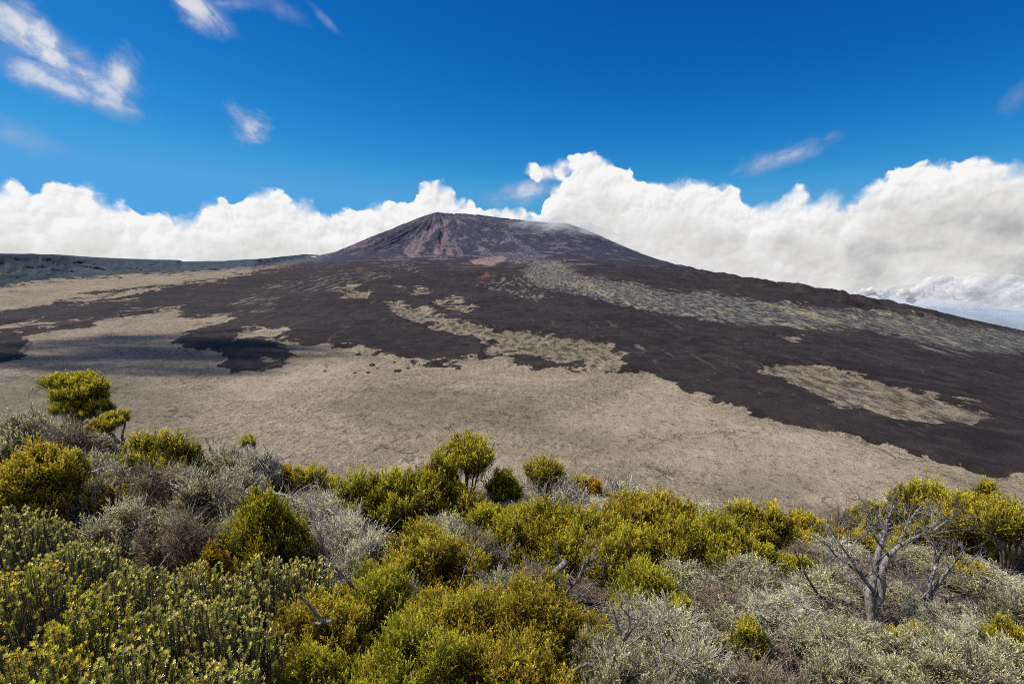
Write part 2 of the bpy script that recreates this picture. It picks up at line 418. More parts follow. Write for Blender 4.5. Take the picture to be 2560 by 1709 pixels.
# far side of the ridge
back = np.arange(1, NB + 1)[:, None] * 110.
YB = Y[-1] + back; ZB = Z[-1] - back * np.where(left, .06, .38); XB = YB * u[None, :]
Yf = np.concatenate([Y, YB]); Zf = np.concatenate([Z, ZB]); Xf = np.concatenate([X, XB])
def ext(a): return np.concatenate([a, np.repeat(a[-1:], NB, 0)])
PXf, PYf = ext(PX), ext(PY)
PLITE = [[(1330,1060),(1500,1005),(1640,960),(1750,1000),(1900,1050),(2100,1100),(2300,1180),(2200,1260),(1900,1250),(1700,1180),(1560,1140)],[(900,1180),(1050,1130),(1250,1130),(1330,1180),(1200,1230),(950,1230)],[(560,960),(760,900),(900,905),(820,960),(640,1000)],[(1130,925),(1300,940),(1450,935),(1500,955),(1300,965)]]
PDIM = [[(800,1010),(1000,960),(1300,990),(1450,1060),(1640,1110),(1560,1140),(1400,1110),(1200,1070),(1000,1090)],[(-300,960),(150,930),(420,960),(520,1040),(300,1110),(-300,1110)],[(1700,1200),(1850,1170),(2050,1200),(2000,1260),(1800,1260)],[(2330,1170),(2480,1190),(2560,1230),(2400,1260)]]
A_t = dict(lite=sample(sdf(PLITE), PXf, PYf), dim=sample(sdf(PDIM), PXf, PYf), tan=ext(tan_), tan2=sample(sdf(PTAN[1:10]), PXf, PYf), gray=sample(sdf(PGRAY[:1]), PXf, PYf), gray2=sample(sdf(PGRAY[1:]), PXf, PYf), pink=sample(sdf(PPINK, 30), PXf, PYf), gstr=sample(sdf(PGSTR, 30), PXf, PYf), red=sample(sdf(PRED, 20), PXf, PYf),
           th=ext(TH), rad=ext(RD), cone=sst(735, 610, PYf) * sst(700, 860, PXf) * sst(2050, 1650, PXf),
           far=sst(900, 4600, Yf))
NR = Yf.shape[0]
V = np.stack([Xf, Yf, Zf], -1).reshape(-1, 3)
FC = grid_faces(NR, NC)
fy = PYf.ravel()[FC].mean(1); fx = PXf.ravel()[FC].mean(1)
basel = np.interp(fx, [770, 800, 900, 1000, 1150, 1300, 1420, 1560, 1700, 1800, 1850], [600, 648, 672, 668, 672, 648, 660, 690, 700, 706, 640])
fyY = Yf.ravel()[FC].mean(1)
is_vol = (fy < basel) & (fx > 770) & (fx < 1850)

# --- terrain material
def terrain_material(name):
    m, T, b = material(name)
    g = T.new('ShaderNodeNewGeometry'); pos = g.outputs['Position']
    sx = T.new('ShaderNodeSeparateXYZ'); T.l.new(pos, sx.inputs[0])
    p2 = T.comb(sx.outputs[0], sx.outputs[1], 0.)
    far = T.attr('far'); cone = T.attr('cone')
    rag = T.noise(T.vmul(p2, (1, .6, 1)), 1 / 80, 11, .64)
    rag2 = T.noise(T.vadd(p2, (900, 300, 0)), 1 / 26, 9, .65)
    r = T.add(T.mul(T.sub(rag, .5), 130.), T.mul(T.sub(rag2, .5), 95.))
    # mottling at several sizes so that near and far ground both have grain
    n1 = T.noise(p2, 1.1, 3, .6); n4 = T.noise(p2, .22, 4, .65); n16 = T.noise(p2, .05, 5, .62); n90 = T.noise(p2, 1 / 120, 5, .55); n500 = T.noise(p2, 1 / 420, 4, .5)
    # old weathered floor
    f1 = T.noise(p2, .62, 4, .72); f2 = T.noise(T.vadd(p2, (5, 9, 0)), 2.2, 3, .7); f3 = T.noise(T.vmul(p2, (1, .55, 1)), .26, 5, .72)
    tcol = T.mix(T.mr(n90, .34, .66), (.265, .212, .155), (.345, .275, .205))
    tcol = T.mix(T.mr(n500, .45, .60), tcol, (.235, .195, .132))
    tcol = T.mix(T.mul(T.mr(T.noise(T.vadd(p2, (300, 900, 0)), 1 / 75, 7, .6), .55, .68), .8), tcol, (.43, .34, .255))
    tcol = T.mix(T.mul(T.mr(T.noise(T.vadd(p2, (900, 100, 0)), 1 / 60, 7, .62), .55, .68), .65), tcol, (.155, .125, .085))
    tcol = T.mix(T.mul(T.mr(f3, .50, .66), .6), tcol, (.42, .345, .265))
    tcol = T.mix(T.mul(T.mr(f3, .50, .36), .6), tcol, (.115, .092, .064))
    tcol = T.mix(T.mul(T.mr(f1, .50, .62), .55), tcol, (.075, .060, .043))
    tcol = T.mix(T.mul(T.mr(f1, .46, .36), .5), tcol, (.48, .40, .31))
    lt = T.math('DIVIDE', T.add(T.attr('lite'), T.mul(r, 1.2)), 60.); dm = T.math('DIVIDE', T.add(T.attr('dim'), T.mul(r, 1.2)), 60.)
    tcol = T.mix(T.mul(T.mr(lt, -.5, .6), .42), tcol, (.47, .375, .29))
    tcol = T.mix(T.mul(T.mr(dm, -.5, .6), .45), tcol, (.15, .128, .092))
    wp = T.vadd(T.vmul(p2, (1, .8, 1)), T.vmul(T.new('ShaderNodeTexNoise').outputs['Color'], (0, 0, 0)))
    wn = T.new('ShaderNodeTexNoise'); T.put(wn.inputs['Vector'], p2); T.put(wn.inputs['Scale'], .12); T.put(wn.inputs['Detail'], 5); T.put(wn.inputs['Roughness'], .6)
    wp = T.vadd(p2, T.vmul(wn.outputs['Color'], (22, 22, 0)))
    ck = T.vor(wp, 1 / 28., 'DISTANCE_TO_EDGE'); ck2 = T.vor(wp, 1 / 3.2, 'DISTANCE_TO_EDGE')
    crack = T.mul(T.mr(ck, .034, .006), T.mr(T.noise(T.vadd(p2, (40, 40, 0)), 1 / 45, 5, .6), .50, .60))
    crack2 = T.mul(T.mr(ck2, .06, .0), T.mr(n4, .5, .66))
    hole = T.mul(T.mr(f2, .56, .68), T.mr(n16, .36, .6))
    dark = T.math('MAXIMUM', T.math('MAXIMUM', T.mul(crack, .60), T.mul(crack2, .7)), T.mul(hole, .75))
    pit = T.mul(T.mr(T.noise(T.vadd(p2, (77, 13, 0)), .045, 6, .62), .67, .73), .8)
    dark = T.math('MAXIMUM', dark, pit)
    tcol = T.mix(dark, tcol, (.045, .036, .027))
    # young dark flows
    dcol = T.mix(T.mr(n90, .35, .68), (.022, .0165, .0175), (.042, .033, .032))
    dcol = T.mix(T.mul(T.mr(T.noise(T.vadd(p2, (10, 70, 0)), 1 / 330, 6, .6), .48, .62), .6), dcol, (.058, .045, .042))
    dcol = T.mix(T.mul(T.mr(n4, .5, .75), .6), dcol, (.075, .058, .052))
    dcol = T.mix(T.mul(T.mr(n16, .50, .66), .75), dcol, (.070, .054, .049))
    dcol = T.mix(T.mul(T.mr(n16, .48, .36), .7), dcol, (.012, .0095, .010))
    dcol = T.mix(T.mul(T.mr(n1, .45, .62), .55), dcol, (.010, .008, .008))
    gk = T.noise(T.vmul(T.vadd(p2, (71, 9, 0)), (1, .16, 1)), 1 / 18, 9, .72)
    gf = T.noise(T.vmul(T.vadd(p2, (5, 40, 0)), (1, .32, 1)), 1 / 9, 9, .78)
    dcol = T.mix(T.mul(T.mr(gk, .57, .68), .65), dcol, (.105, .085, .076))
    spk = T.mul(T.mr(T.vor(p2, 1 / 11.), .14, .08), T.mr(n90, .50, .60))
    spk2 = T.mul(T.mr(T.noise(T.vmul(p2, (1, .6, 1)), 1 / 24, 8, .7), .655, .70), T.mr(T.noise(T.vadd(p2, (50, 800, 0)), 1 / 260, 4, .55), .44, .56))
    spk2 = T.mul(spk2, T.mr(far, .02, .25, .25, 1.))
    dcol = T.mix(T.mul(spk, .7), dcol, (.21, .185, .155))
    dcol = T.mix(T.mul(spk2, .6), dcol, (.17, .155, .15))
    # lichen covered flows
    gn = T.noise(T.vmul(p2, (1, .4, 1)), 1 / 9, 9, .74)
    gcol = T.mix(T.mr(gf, .43, .66), (.042, .038, .037), (.34, .325, .295))
    gcol = T.mix(T.mul(T.mr(T.noise(T.vmul(T.vadd(p2, (0, 333, 0)), (1, .16, 1)), 1 / 60, 10, .72), .50, .62), T.mul(T.mr(sx.outputs[0], 1500, 500, .25, .9), T.mr(gf, .40, .58))), gcol, (.42, .36, .22))
    gcol = T.mix(T.mul(T.mr(n16, .52, .68), .75), gcol, (.030, .027, .030))
    # volcano slopes
    pc = T.comb(T.mul(T.attr('th'), 1.), T.mul(T.attr('rad'), 1 / 2400.), 0.)
    st = T.noise(pc, 26., 9, .66)
    ccol_ = T.mix(T.mr(st, .38, .66), (.017, .014, .019), (.058, .048, .052))
    ccol_ = T.mix(T.mul(T.mr(T.noise(T.vadd(pc, (4, 0, 2)), 12., 10, .70), .52, .61), .9), ccol_, (.25, .205, .195))
    ccol_ = T.mix(T.mul(T.mr(n16, .5, .7), .5), ccol_, (.085, .072, .072))
    # put together
    base = T.mix(T.mul(cone, T.mr(T.add(cone, T.mul(T.sub(rag, .5), .8)), .3, .6)), dcol, ccol_)
    mg = T.mr(T.add(T.attr('gray'), T.mul(r, .8)), -3., 3.)
    mgs = T.mr(T.add(T.attr('gray'), T.add(T.mul(T.sub(gk, .49), 220), T.mul(T.sub(gf, .5), 60))), -12., 12.)
    base = T.mix(T.mul(T.mul(mg, mgs), .93), base, gcol)
    mg2 = T.mul(T.mr(T.add(T.attr('gray2'), T.mul(r, .9)), -6., 14.), T.mr(gk, .50, .60))
    base = T.mix(T.mul(mg2, .8), base, T.mix(T.mr(n90, .4, .6), (.15, .135, .13), (.27, .235, .19)))
    mp = T.mr(T.add(T.attr('pink'), T.mul(r, .3)), -2., 1.5)
    base = T.mix(T.mul(mp, T.mr(gn, .36, .52)), base, (.30, .205, .175))
    ms = T.mr(T.add(T.attr('gstr'), T.mul(r, .3)), -2.5, 3.)
    base = T.mix(T.mul(ms, T.mr(gn, .46, .60)), base, (.27, .255, .25))
    mt = T.mr(T.add(T.attr('tan'), r), -1.2, 1.2)
    t2 = T.mr(T.attr('tan2'), -6., 2.)
    tcol = T.mix(T.mul(t2, T.mul(T.mr(gn, .54, .42), .8)), tcol, (.040, .031, .026))
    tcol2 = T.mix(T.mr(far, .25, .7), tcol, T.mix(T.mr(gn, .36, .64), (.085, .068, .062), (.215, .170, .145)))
    base = T.mix(mt, base, tcol2)
    base = T.mix(T.mul(T.mr(T.add(T.attr('red'), T.mul(r, .06)), -2., 2.), .8), base, (.17, .06, .05))
    base = T.mix(T.mul(T.mr(far, .25, 1.), .42), base, (.046, .051, .092))       # blue aerial haze painted into the base colour with distance
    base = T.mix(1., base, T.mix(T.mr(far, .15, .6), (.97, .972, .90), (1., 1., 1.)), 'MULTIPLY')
    base = T.mix(T.mul(T.mr(far, .35, 1.), .22), base, (.050, .055, .098))  # second pass of the painted distance haze
    T.l.new(base, b.inputs['Base Color'])
    bh = T.add(T.mul(n1, .40), T.add(T.mul(n4, 1.2), T.mul(n16, 1.4)))
    bh = T.sub(bh, T.mul(dark, .9))
    bp = T.new('ShaderNodeBump'); bp.inputs['Strength'].default_value = .9; bp.inputs['Distance'].default_value = 1.
    T.l.new(bh, bp.inputs['Height']); T.l.new(bp.outputs[0], b.inputs['Normal'])
    return m
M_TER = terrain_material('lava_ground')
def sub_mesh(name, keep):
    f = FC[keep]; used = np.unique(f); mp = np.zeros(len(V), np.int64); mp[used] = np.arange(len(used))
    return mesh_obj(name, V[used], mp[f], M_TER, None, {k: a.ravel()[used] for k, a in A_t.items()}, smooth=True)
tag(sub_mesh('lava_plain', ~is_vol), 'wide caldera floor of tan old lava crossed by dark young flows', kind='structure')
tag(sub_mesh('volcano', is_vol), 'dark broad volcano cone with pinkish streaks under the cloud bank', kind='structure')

# ------------------------------------------------------------------ caldera wall at the left
nx, ny = 420, 46
cx = np.linspace(-600, 796, nx)
rb = np.interp(cx, RAMP_BASE[:, 0], RAMP_BASE[:, 1]); rt = np.interp(cx, RAMP_TOP[:, 0], RAMP_TOP[:, 1])
yb = row_to_plane_y(rb); yb = np.minimum(yb, 4900)
B = np.array([pt(a, b_, y_) for a, b_, y_ in zip(cx, rb, yb)])
TP = np.array([pt(a, b_, y_ * 1.08 + 90) for a, b_, y_ in zip(cx, rt, yb)])
s = np.linspace(-.12, 1.5, ny)
arc = np.concatenate([[0], np.cumsum(np.linalg.norm(np.diff(B, axis=0), axis=1))])
Q = np.zeros((ny, nx, 3)); hgt = (TP - B)[:, 2]
for j, t in enumerate(s):
    tt = min(t, 1.)
    prof = tt if tt < 0 else (.88 * tt + .12 * sst(.6, .95, np.array(tt)))
    p = B + (TP - B) * np.array([1, 1, 0]) * tt; p[:, 2] = B[:, 2] + hgt * prof
    if t > 1:
        p = TP + (TP - B) * np.array([1, 1, 0]) * (t - 1) * 6; p[:, 2] = TP[:, 2] - (t - 1) * 30
    g1 = np.abs(fbm(arc / 130 + t * .8, np.full(nx, t * 1.6), 6, .6)); 
    shift = (g1 * 50 - 12) * math.sin(math.pi * min(max(t, 0), 1)) ** .7
    p[:, 1] += shift; p[:, 0] -= shift * .6
    if t >= .98: p[:, 2] += (fbm(arc / 140, np.full(nx, 3.), 4) * 3.0)
    Q[j] = p
m, T, b = material('wall_rock')
g = T.new('ShaderNodeNewGeometry'); pos = g.outputs['Position']
na = T.noise(T.vmul(pos, (1, 1, .35)), 1 / 26, 7, .62); nb_ = T.noise(pos, 1 / 90, 5, .55)
c = T.mix(T.mr(na, .36, .64), (.022, .028, .029), (.060, .068, .056))
c = T.mix(T.mr(nb_, .46, .62), c, (.050, .066, .036))
szz = T.new('ShaderNodeSeparateXYZ'); T.l.new(pos, szz.inputs[0])
c = T.mix(T.mul(T.mr(T.noise(T.vmul(pos, (.3, .3, 3)), 1 / 50, 5, .6), .52, .62), .6), c, (.060, .062, .075))
c = T.mix(T.mr(szz.outputs[1], 1300, 4800, .38, .85, 'LINEAR'), c, (.055, .082, .120))  # bluish haze painted into the rock colour, stronger farther off
T.l.new(c, b.inputs['Base Color'])
bp = T.new('ShaderNodeBump'); bp.inputs['Distance'].default_value = 6; bp.inputs['Strength'].default_value = .8; T.l.new(na, bp.inputs['Height']); T.l.new(bp.outputs[0], b.inputs['Normal'])
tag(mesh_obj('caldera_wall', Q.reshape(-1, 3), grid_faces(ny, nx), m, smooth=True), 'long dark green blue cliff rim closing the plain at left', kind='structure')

# ------------------------------------------------------------------ hazy far slope beyond the right flank
uu = np.linspace(.45, 2.2, 200); yy = np.concatenate([np.linspace(4200, 9000, 40), np.linspace(9300, 14000, 8)])
prow = np.interp(CX + F * uu * 1.02, [1900, 2140, 2250, 2330, 2420, 2470, 2560, 3300], [742, 750, 760, 763, 772, 769, 776, 800])
zt = slope_of_row(prow) * 9000
U, YY = np.meshgrid(uu, yy); tt = np.clip((YY - 4200) / 4800, 0, 1)
ZZ = -1150 + (zt[None, :] + 1150) * tt ** .8 + fbm(U * 9000 / 500, YY / 700, 5) * 9 - np.clip(YY - 9000, 0, None) * .12
m, T, b = material('haze_tinted_rock')
g = T.new('ShaderNodeNewGeometry')
na = T.noise(T.vmul(g.outputs['Position'], (1, .3, 1)), 1 / 300, 6, .6)
T.l.new(T.mix(T.mr(na, .35, .65), (.24, .31, .37), (.29, .36, .42)), b.inputs['Base Color'])  # pale blue of the air put into the base colour
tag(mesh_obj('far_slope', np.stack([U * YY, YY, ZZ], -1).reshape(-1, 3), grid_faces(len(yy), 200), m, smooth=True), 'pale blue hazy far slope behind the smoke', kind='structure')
# ------------------------------------------------------------------ near slope (rim of the caldera)
def lip(x): return np.interp(x, [-16, -9, -4, 0, 2, 3.2, 8], [13.4, 12.6, 10.2, 8.9, 8.6, 7.3, 6.9])
def ground(x, y):
    x = np.asarray(x, float); y = np.asarray(y, float)
    z = -2.3 - .24 * y + .10 * np.sin(x * 1.3 + .4 * y) * np.sin(y * .9 + 1.) + .05 * np.sin(x * 3.1) * np.cos(y * 2.7 + x)
    d = np.clip(y - lip(x), 0, None)
    return z - d * 1.5 * sst(0, 1.6, d) - .2 * d
gx = np.concatenate([np.linspace(-60, -14, 40)[:-1], np.linspace(-14, 13, 330), np.linspace(13, 60, 40)[1:]])
gy = np.concatenate([np.linspace(-6, 15, 300), np.linspace(15, 100, 90)[1:]])
GXX, GYY = np.meshgrid(gx, gy)
GZZ = ground(GXX, GYY) + fbm(GXX * 1.3, GYY * 1.3, 5, .55) * .06 * (1 + np.clip(GYY - 12, 0, 40) * .6)
m, T, b = material('soil')
g = T.new('ShaderNodeNewGeometry'); pos = g.outputs['Position']
n1 = T.noise(pos, 5, 7, .65); n2 = T.noise(pos, 40, 4, .6)
c = T.mix(T.mr(n1, .35, .65), (.045, .030, .020), (.13, .085, .055))
c = T.mix(T.mr(n2, .5, .7), c, (.20, .17, .14))
c = T.mix(T.mr(n2, .42, .32), c, (.015, .011, .008))
T.l.new(c, b.inputs['Base Color'])
bp = T.new('ShaderNodeBump'); bp.inputs['Distance'].default_value = .03; T.l.new(T.add(n1, n2), bp.inputs['Height']); T.l.new(bp.outputs[0], b.inputs['Normal'])
tag(mesh_obj('hillside', np.stack([GXX, GYY, GZZ], -1).reshape(-1, 3), grid_faces(len(gy), len(gx)), m, smooth=True), 'brown littered soil of the steep rim under the shrubs', kind='structure')

# ------------------------------------------------------------------ foliage materials: 'tone' 0 inside (painted gap shade) .. 1 tip (own colour), 'rnd' per sprig
def smooth_poly(p, n):
    p = np.array(p, float); k = np.concatenate([[0], np.cumsum(np.linalg.norm(np.diff(p, axis=0), axis=1))]); t = np.linspace(0, k[-1], n)
    q = np.stack([np.interp(t, k, p[:, i]) for i in range(p.shape[1])], -1)
    for _ in range(2): q[1:-1] = (q[:-2] + 2 * q[1:-1] + q[2:]) / 4
    return q
def leaf_mat(name, stops, trans=.42, rough=.55, spec=.25, var=.35):
    m, T, b = material(name)
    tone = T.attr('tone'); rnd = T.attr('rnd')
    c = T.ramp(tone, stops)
    hs = T.new('ShaderNodeHueSaturation')
    T.put(hs.inputs['Hue'], T.mr(rnd, 0, 1, .5 - .022, .5 + .022, 'LINEAR'))
    T.put(hs.inputs['Value'], T.mr(T.math('FRACT', T.mul(rnd, 7.31)), 0, 1, 1 - var, 1 + var, 'LINEAR'))
    T.l.new(c, hs.inputs['Color'])
    b.inputs['Roughness'].default_value = rough; b.inputs['Specular IOR Level'].default_value = spec
    T.l.new(hs.outputs[0], b.inputs['Base Color'])
    tr = T.new('ShaderNodeBsdfTranslucent'); T.l.new(hs.outputs[0], tr.inputs[0])
    mx = T.new('ShaderNodeMixShader'); mx.inputs[0].default_value = trans
    T.l.new(b.outputs[0], mx.inputs[1]); T.l.new(tr.outputs[0], mx.inputs[2])
    T.l.new(mx.outputs[0], T.n['Material Output'].inputs[0])
    return m
LM = {
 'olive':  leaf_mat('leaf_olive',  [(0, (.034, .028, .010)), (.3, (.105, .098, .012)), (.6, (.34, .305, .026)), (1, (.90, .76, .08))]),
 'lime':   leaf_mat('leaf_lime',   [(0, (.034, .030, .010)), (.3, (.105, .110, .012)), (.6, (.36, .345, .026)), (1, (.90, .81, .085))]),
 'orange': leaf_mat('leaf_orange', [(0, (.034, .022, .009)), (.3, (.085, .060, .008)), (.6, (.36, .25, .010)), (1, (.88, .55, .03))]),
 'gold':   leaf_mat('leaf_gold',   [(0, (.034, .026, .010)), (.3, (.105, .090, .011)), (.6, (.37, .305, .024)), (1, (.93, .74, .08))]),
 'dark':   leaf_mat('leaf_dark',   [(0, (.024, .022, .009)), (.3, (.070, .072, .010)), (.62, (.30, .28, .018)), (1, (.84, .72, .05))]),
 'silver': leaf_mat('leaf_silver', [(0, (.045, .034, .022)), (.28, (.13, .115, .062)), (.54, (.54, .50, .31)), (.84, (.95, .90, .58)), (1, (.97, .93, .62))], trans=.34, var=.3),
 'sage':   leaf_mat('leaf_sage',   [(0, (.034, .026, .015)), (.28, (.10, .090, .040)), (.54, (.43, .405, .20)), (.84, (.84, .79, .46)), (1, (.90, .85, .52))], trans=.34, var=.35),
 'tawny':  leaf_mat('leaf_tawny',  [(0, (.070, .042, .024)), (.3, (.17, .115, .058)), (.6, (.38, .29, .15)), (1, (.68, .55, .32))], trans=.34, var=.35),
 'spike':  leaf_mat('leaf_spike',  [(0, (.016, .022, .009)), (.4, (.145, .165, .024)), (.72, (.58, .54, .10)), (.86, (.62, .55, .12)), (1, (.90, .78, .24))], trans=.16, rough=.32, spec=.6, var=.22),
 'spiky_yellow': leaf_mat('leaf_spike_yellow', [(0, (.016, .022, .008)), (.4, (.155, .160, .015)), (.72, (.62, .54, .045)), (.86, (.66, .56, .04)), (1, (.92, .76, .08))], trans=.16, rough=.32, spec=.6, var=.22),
}
def bark_mat(name, a, b_, c_, scale=60):
    m, T, b = material(name)
    tc = T.new('ShaderNodeTexCoord'); p = tc.outputs['Object']
    n = T.noise(T.vmul(p, (1, 1, .25)), scale, 6, .65); n2 = T.noise(p, scale * .2, 4, .6)
    c = T.mix(T.mr(n, .35, .62), a, b_); c = T.mix(T.mr(n2, .5, .7), c, c_)
    T.l.new(c, b.inputs['Base Color'])
    bp = T.new('ShaderNodeBump'); bp.inputs['Distance'].default_value = .006; bp.inputs['Strength'].default_value = 1
    T.l.new(n, bp.inputs['Height']); T.l.new(bp.outputs[0], b.inputs['Normal'])
    return m
BK = {
 'brown': bark_mat('bark_brown', (.040, .030, .022), (.15, .115, .088), (.27, .23, .19)),
 'grey':  bark_mat('bark_grey', (.065, .052, .046), (.26, .235, .215), (.42, .39, .365)),
 'silverwood': bark_mat('silverwood', (.045, .036, .032), (.31, .285, .265), (.56, .53, .50)),
 'pale':  bark_mat('bark_pale', (.22, .20, .18), (.50, .47, .43), (.62, .59, .55)),
 'twig':  bark_mat('bark_twig', (.12, .09, .07), (.30, .26, .21), (.42, .39, .34)),
 'rot':   bark_mat('rotten_wood', (.035, .014, .007), (.20, .075, .025), (.34, .17, .065), 30),
}

def unit(v): return v / (np.linalg.norm(v, axis=-1, keepdims=True) + 1e-9)

def sprigs(Pb, D, L, K, ll, lw, a0, a1, r, bend=.25):
    """leafy twig tips: Pb base, D direction, L length; K leaves each, leaf angle a0 (base) .. a1 (tip)"""
    n = len(Pb)
    ref = np.where(np.abs(D[:, 2:3]) < .9, np.array([[0, 0, 1.]]), np.array([[1., 0, 0]]))
    S = unit(np.cross(D, ref)); U = np.cross(S, D)
    bd = r.normal(0, bend, (n, 2))
    t = (np.arange(K) + .5) / K
    ph = np.arange(K) * 2.39996 + r.uniform(0, 6.28, (n, 1)) + r.normal(0, .25, (n, K))
    cen = Pb[:, None] + D[:, None] * (L[:, None] * t[None])[..., None]
    q = (L[:, None] * t[None] ** 2)
    cen = cen + S[:, None] * (q * bd[:, :1])[..., None] + U[:, None] * (q * bd[:, 1:])[..., None]
    rad = S[:, None] * np.cos(ph)[..., None] + U[:, None] * np.sin(ph)[..., None]
    an = (a0 + (a1 - a0) * t)[None] + r.normal(0, .15, (n, K))
    ld = D[:, None] * np.cos(an)[..., None] + rad * np.sin(an)[..., None]
    sd = unit(np.cross(ld, rad + D[:, None] * .3 + r.normal(0, .3, (n, K, 3))))
    l = ll * r.uniform(.75, 1.25, (n, K))[..., None]; w = lw * r.uniform(.75, 1.25, (n, K))[..., None]
    mid = cen + ld * l * .5
    V = np.stack([cen, mid + sd * w * .5, cen + ld * l, mid - sd * w * .5], 2)
    return V.reshape(-1, 3), t

def ribbons(P0, P1, P2, r0, r1, r, seg=3, sides=3):
    """bundles of thin tapering stems through P0-P1-P2 (quadratic)"""
    n = len(P0); t = np.linspace(0, 1, seg + 1)
    C = (P0[:, None] * ((1 - t) ** 2)[None, :, None] + P1[:, None] * (2 * t * (1 - t))[None, :, None] + P2[:, None] * (t ** 2)[None, :, None])
    Tn = unit(np.gradient(C, axis=1))
    ref = np.where(np.abs(Tn[..., 2:3]) < .9, np.array([0, 0, 1.]), np.array([1., 0, 0]))
    S = unit(np.cross(Tn, ref)); U = np.cross(S, Tn)
    rr = (np.asarray(r0)[:, None] * (1 - t) + np.asarray(r1)[:, None] * t)[..., None]
    rings = [C + (S * math.cos(a) + U * math.sin(a)) * rr for a in np.arange(sides) * 2 * math.pi / sides]
    V = np.stack(rings, 2)                                # n, seg+1, sides, 3
    b = (np.arange(n) * (seg + 1) * sides)[:, None, None]
    i = (np.arange(seg) * sides)[None, :, None]; k = np.arange(sides)[None, None, :]; k2 = (k + 1) % sides
    Fq = np.stack([b + i + k, b + i + k2, b + i + sides + k2, b + i + sides + k], -1).reshape(-1, 4)
    return V.reshape(-1, 3), Fq

def tube(pts, rad, sides=7, knob=0., r=None):
    """one tapering limb along a polyline, closed at its ends"""
    pts = np.asarray(pts, float); rad = np.asarray(rad, float); n = len(pts)
    Tn = unit(np.gradient(pts, axis=0)); ref = np.array([0, 1., 0]) if abs(Tn[:, 1]).mean() < .8 else np.array([1., 0, 0])
    S = unit(np.cross(Tn, ref)); U = np.cross(S, Tn)
    a = np.arange(sides) * 2 * math.pi / sides
    rr = rad[:, None] * (1 + (knob * r.normal(0, 1, (n, sides)) if r is not None else 0))
    V = pts[:, None] + S[:, None] * (np.cos(a) * rr)[..., None] + U[:, None] * (np.sin(a) * rr)[..., None]
    V = np.concatenate([V.reshape(-1, 3), pts[:1] - Tn[:1] * rad[0] * .4, pts[-1:] + Tn[-1:] * rad[-1] * .6])
    i = (np.arange(n - 1) * sides)[:, None]; k = np.arange(sides)[None]; k2 = (k + 1) % sides
    Fq = np.stack([i + k, i + k2, i + sides + k2, i + sides + k], -1).reshape(-1, 4)
    e0, e1 = n * sides, n * sides + 1; k = np.arange(sides); k2 = (k + 1) % sides
    c0 = np.stack([np.full(sides, e0), k2, k, k], -1)[:, :4]; c1 = np.stack([np.full(sides, e1), (n - 1) * sides + k, (n - 1) * sides + k2, (n - 1) * sides + k2], -1)
    # caps as quads folded on a mid edge point are avoided: use every second pair
    caps = []
    for j in range(0, sides - 1, 2):
        caps.append([e0, (j + 2) % sides, j + 1, j]); caps.append([e1, (n - 1) * sides + j, (n - 1) * sides + j + 1, (n - 1) * sides + (j + 2) % sides])
    return V, np.concatenate([Fq, np.array(caps)])

def twigs(ac, pts, rad, r, n, L, lvl=2, spread=.8, up=.25, sides=4):
    """side twigs springing from a limb, and twigs on those"""
    pts = np.asarray(pts); m = len(pts)
    for _ in range(n):
        f = r.uniform(.25, 1.) * (m - 1); i = min(int(f), m - 2); p = pts[i] + (pts[i + 1] - pts[i]) * (f - i)
        d = unit(pts[i + 1] - pts[i]); d = unit(d + r.normal(0, spread, 3) + np.array([0, 0, up]))
        l = L * r.uniform(.4, 1.2); k = 6
        q = [p]; dd = d.copy()
        for _k in range(k):
            dd = unit(dd + r.normal(0, .20, 3) + np.array([0, 0, .05])); q.append(q[-1] + dd * l / k)
        r0 = min(np.interp(f, np.arange(m), rad) * .55, .012 * l / .3 + .002)
        V, Fq = tube(q, np.linspace(r0, max(r0 * .2, .0012), k + 1), sides); ac.add(V, Fq)
        if lvl > 1: twigs(ac, q, np.linspace(r0, r0 * .2, k + 1), r, r.integers(2, 5), l * .55, lvl - 1, spread, up, 3)

class Acc:
    def __init__(s): s.V = []; s.F = []; s.n = 0
    def add(s, V, Fq): s.V.append(V); s.F.append(Fq + s.n); s.n += len(V)
    def build(s, name, mat, parent, smooth=True): return mesh_obj(name, np.concatenate(s.V), np.concatenate(s.F), mat, parent, smooth=smooth)

def quads_of(n): return np.arange(n * 4).reshape(n, 4)

def sph(r, n, zmin=-.35):
    z = r.uniform(zmin, 1, n); a = r.uniform(0, 6.28318, n); s = np.sqrt(1 - z * z)
    return np.stack([s * np.cos(a), s * np.sin(a), z], -1)

# kind: leaf mat, bark, shoots /m2, shoot length, sprigs per shoot, sprig length, leaf len, leaf w, K, up bias, sprig splay, leaf angles
KIND = {
 'olive':  ('olive', 'brown', 180, .20, 15, .082, .0155, .0062, 15, .68, .46, .42, .38),
 'lime':   ('lime', 'brown', 185, .21, 15, .086, .0155, .0062, 15, .72, .42, .42, .38),
 'orange': ('orange', 'brown', 185, .19, 15, .068, .0150, .0066, 14, .66, .52, .46, .52),
 'gold':   ('gold', 'brown', 185, .20, 15, .072, .0150, .0066, 14, .68, .50, .45, .50),
 'dark':   ('dark', 'brown', 220, .25, 15, .092, .0160, .0064, 15, .82, .38, .42, .38),
 'silver': ('silver', 'pale', 120, .32, 14, .115, .0200, .0058, 13, .34, .55, .36, .34),
 'sage':   ('sage', 'twig', 130, .28, 15, .092, .0185, .0062, 12, .42, .55, .40, .38),
 'tawny':  ('tawny', 'twig', 105, .30, 12, .085, .0165, .0055, 10, .44, .58, .42, .40),
}
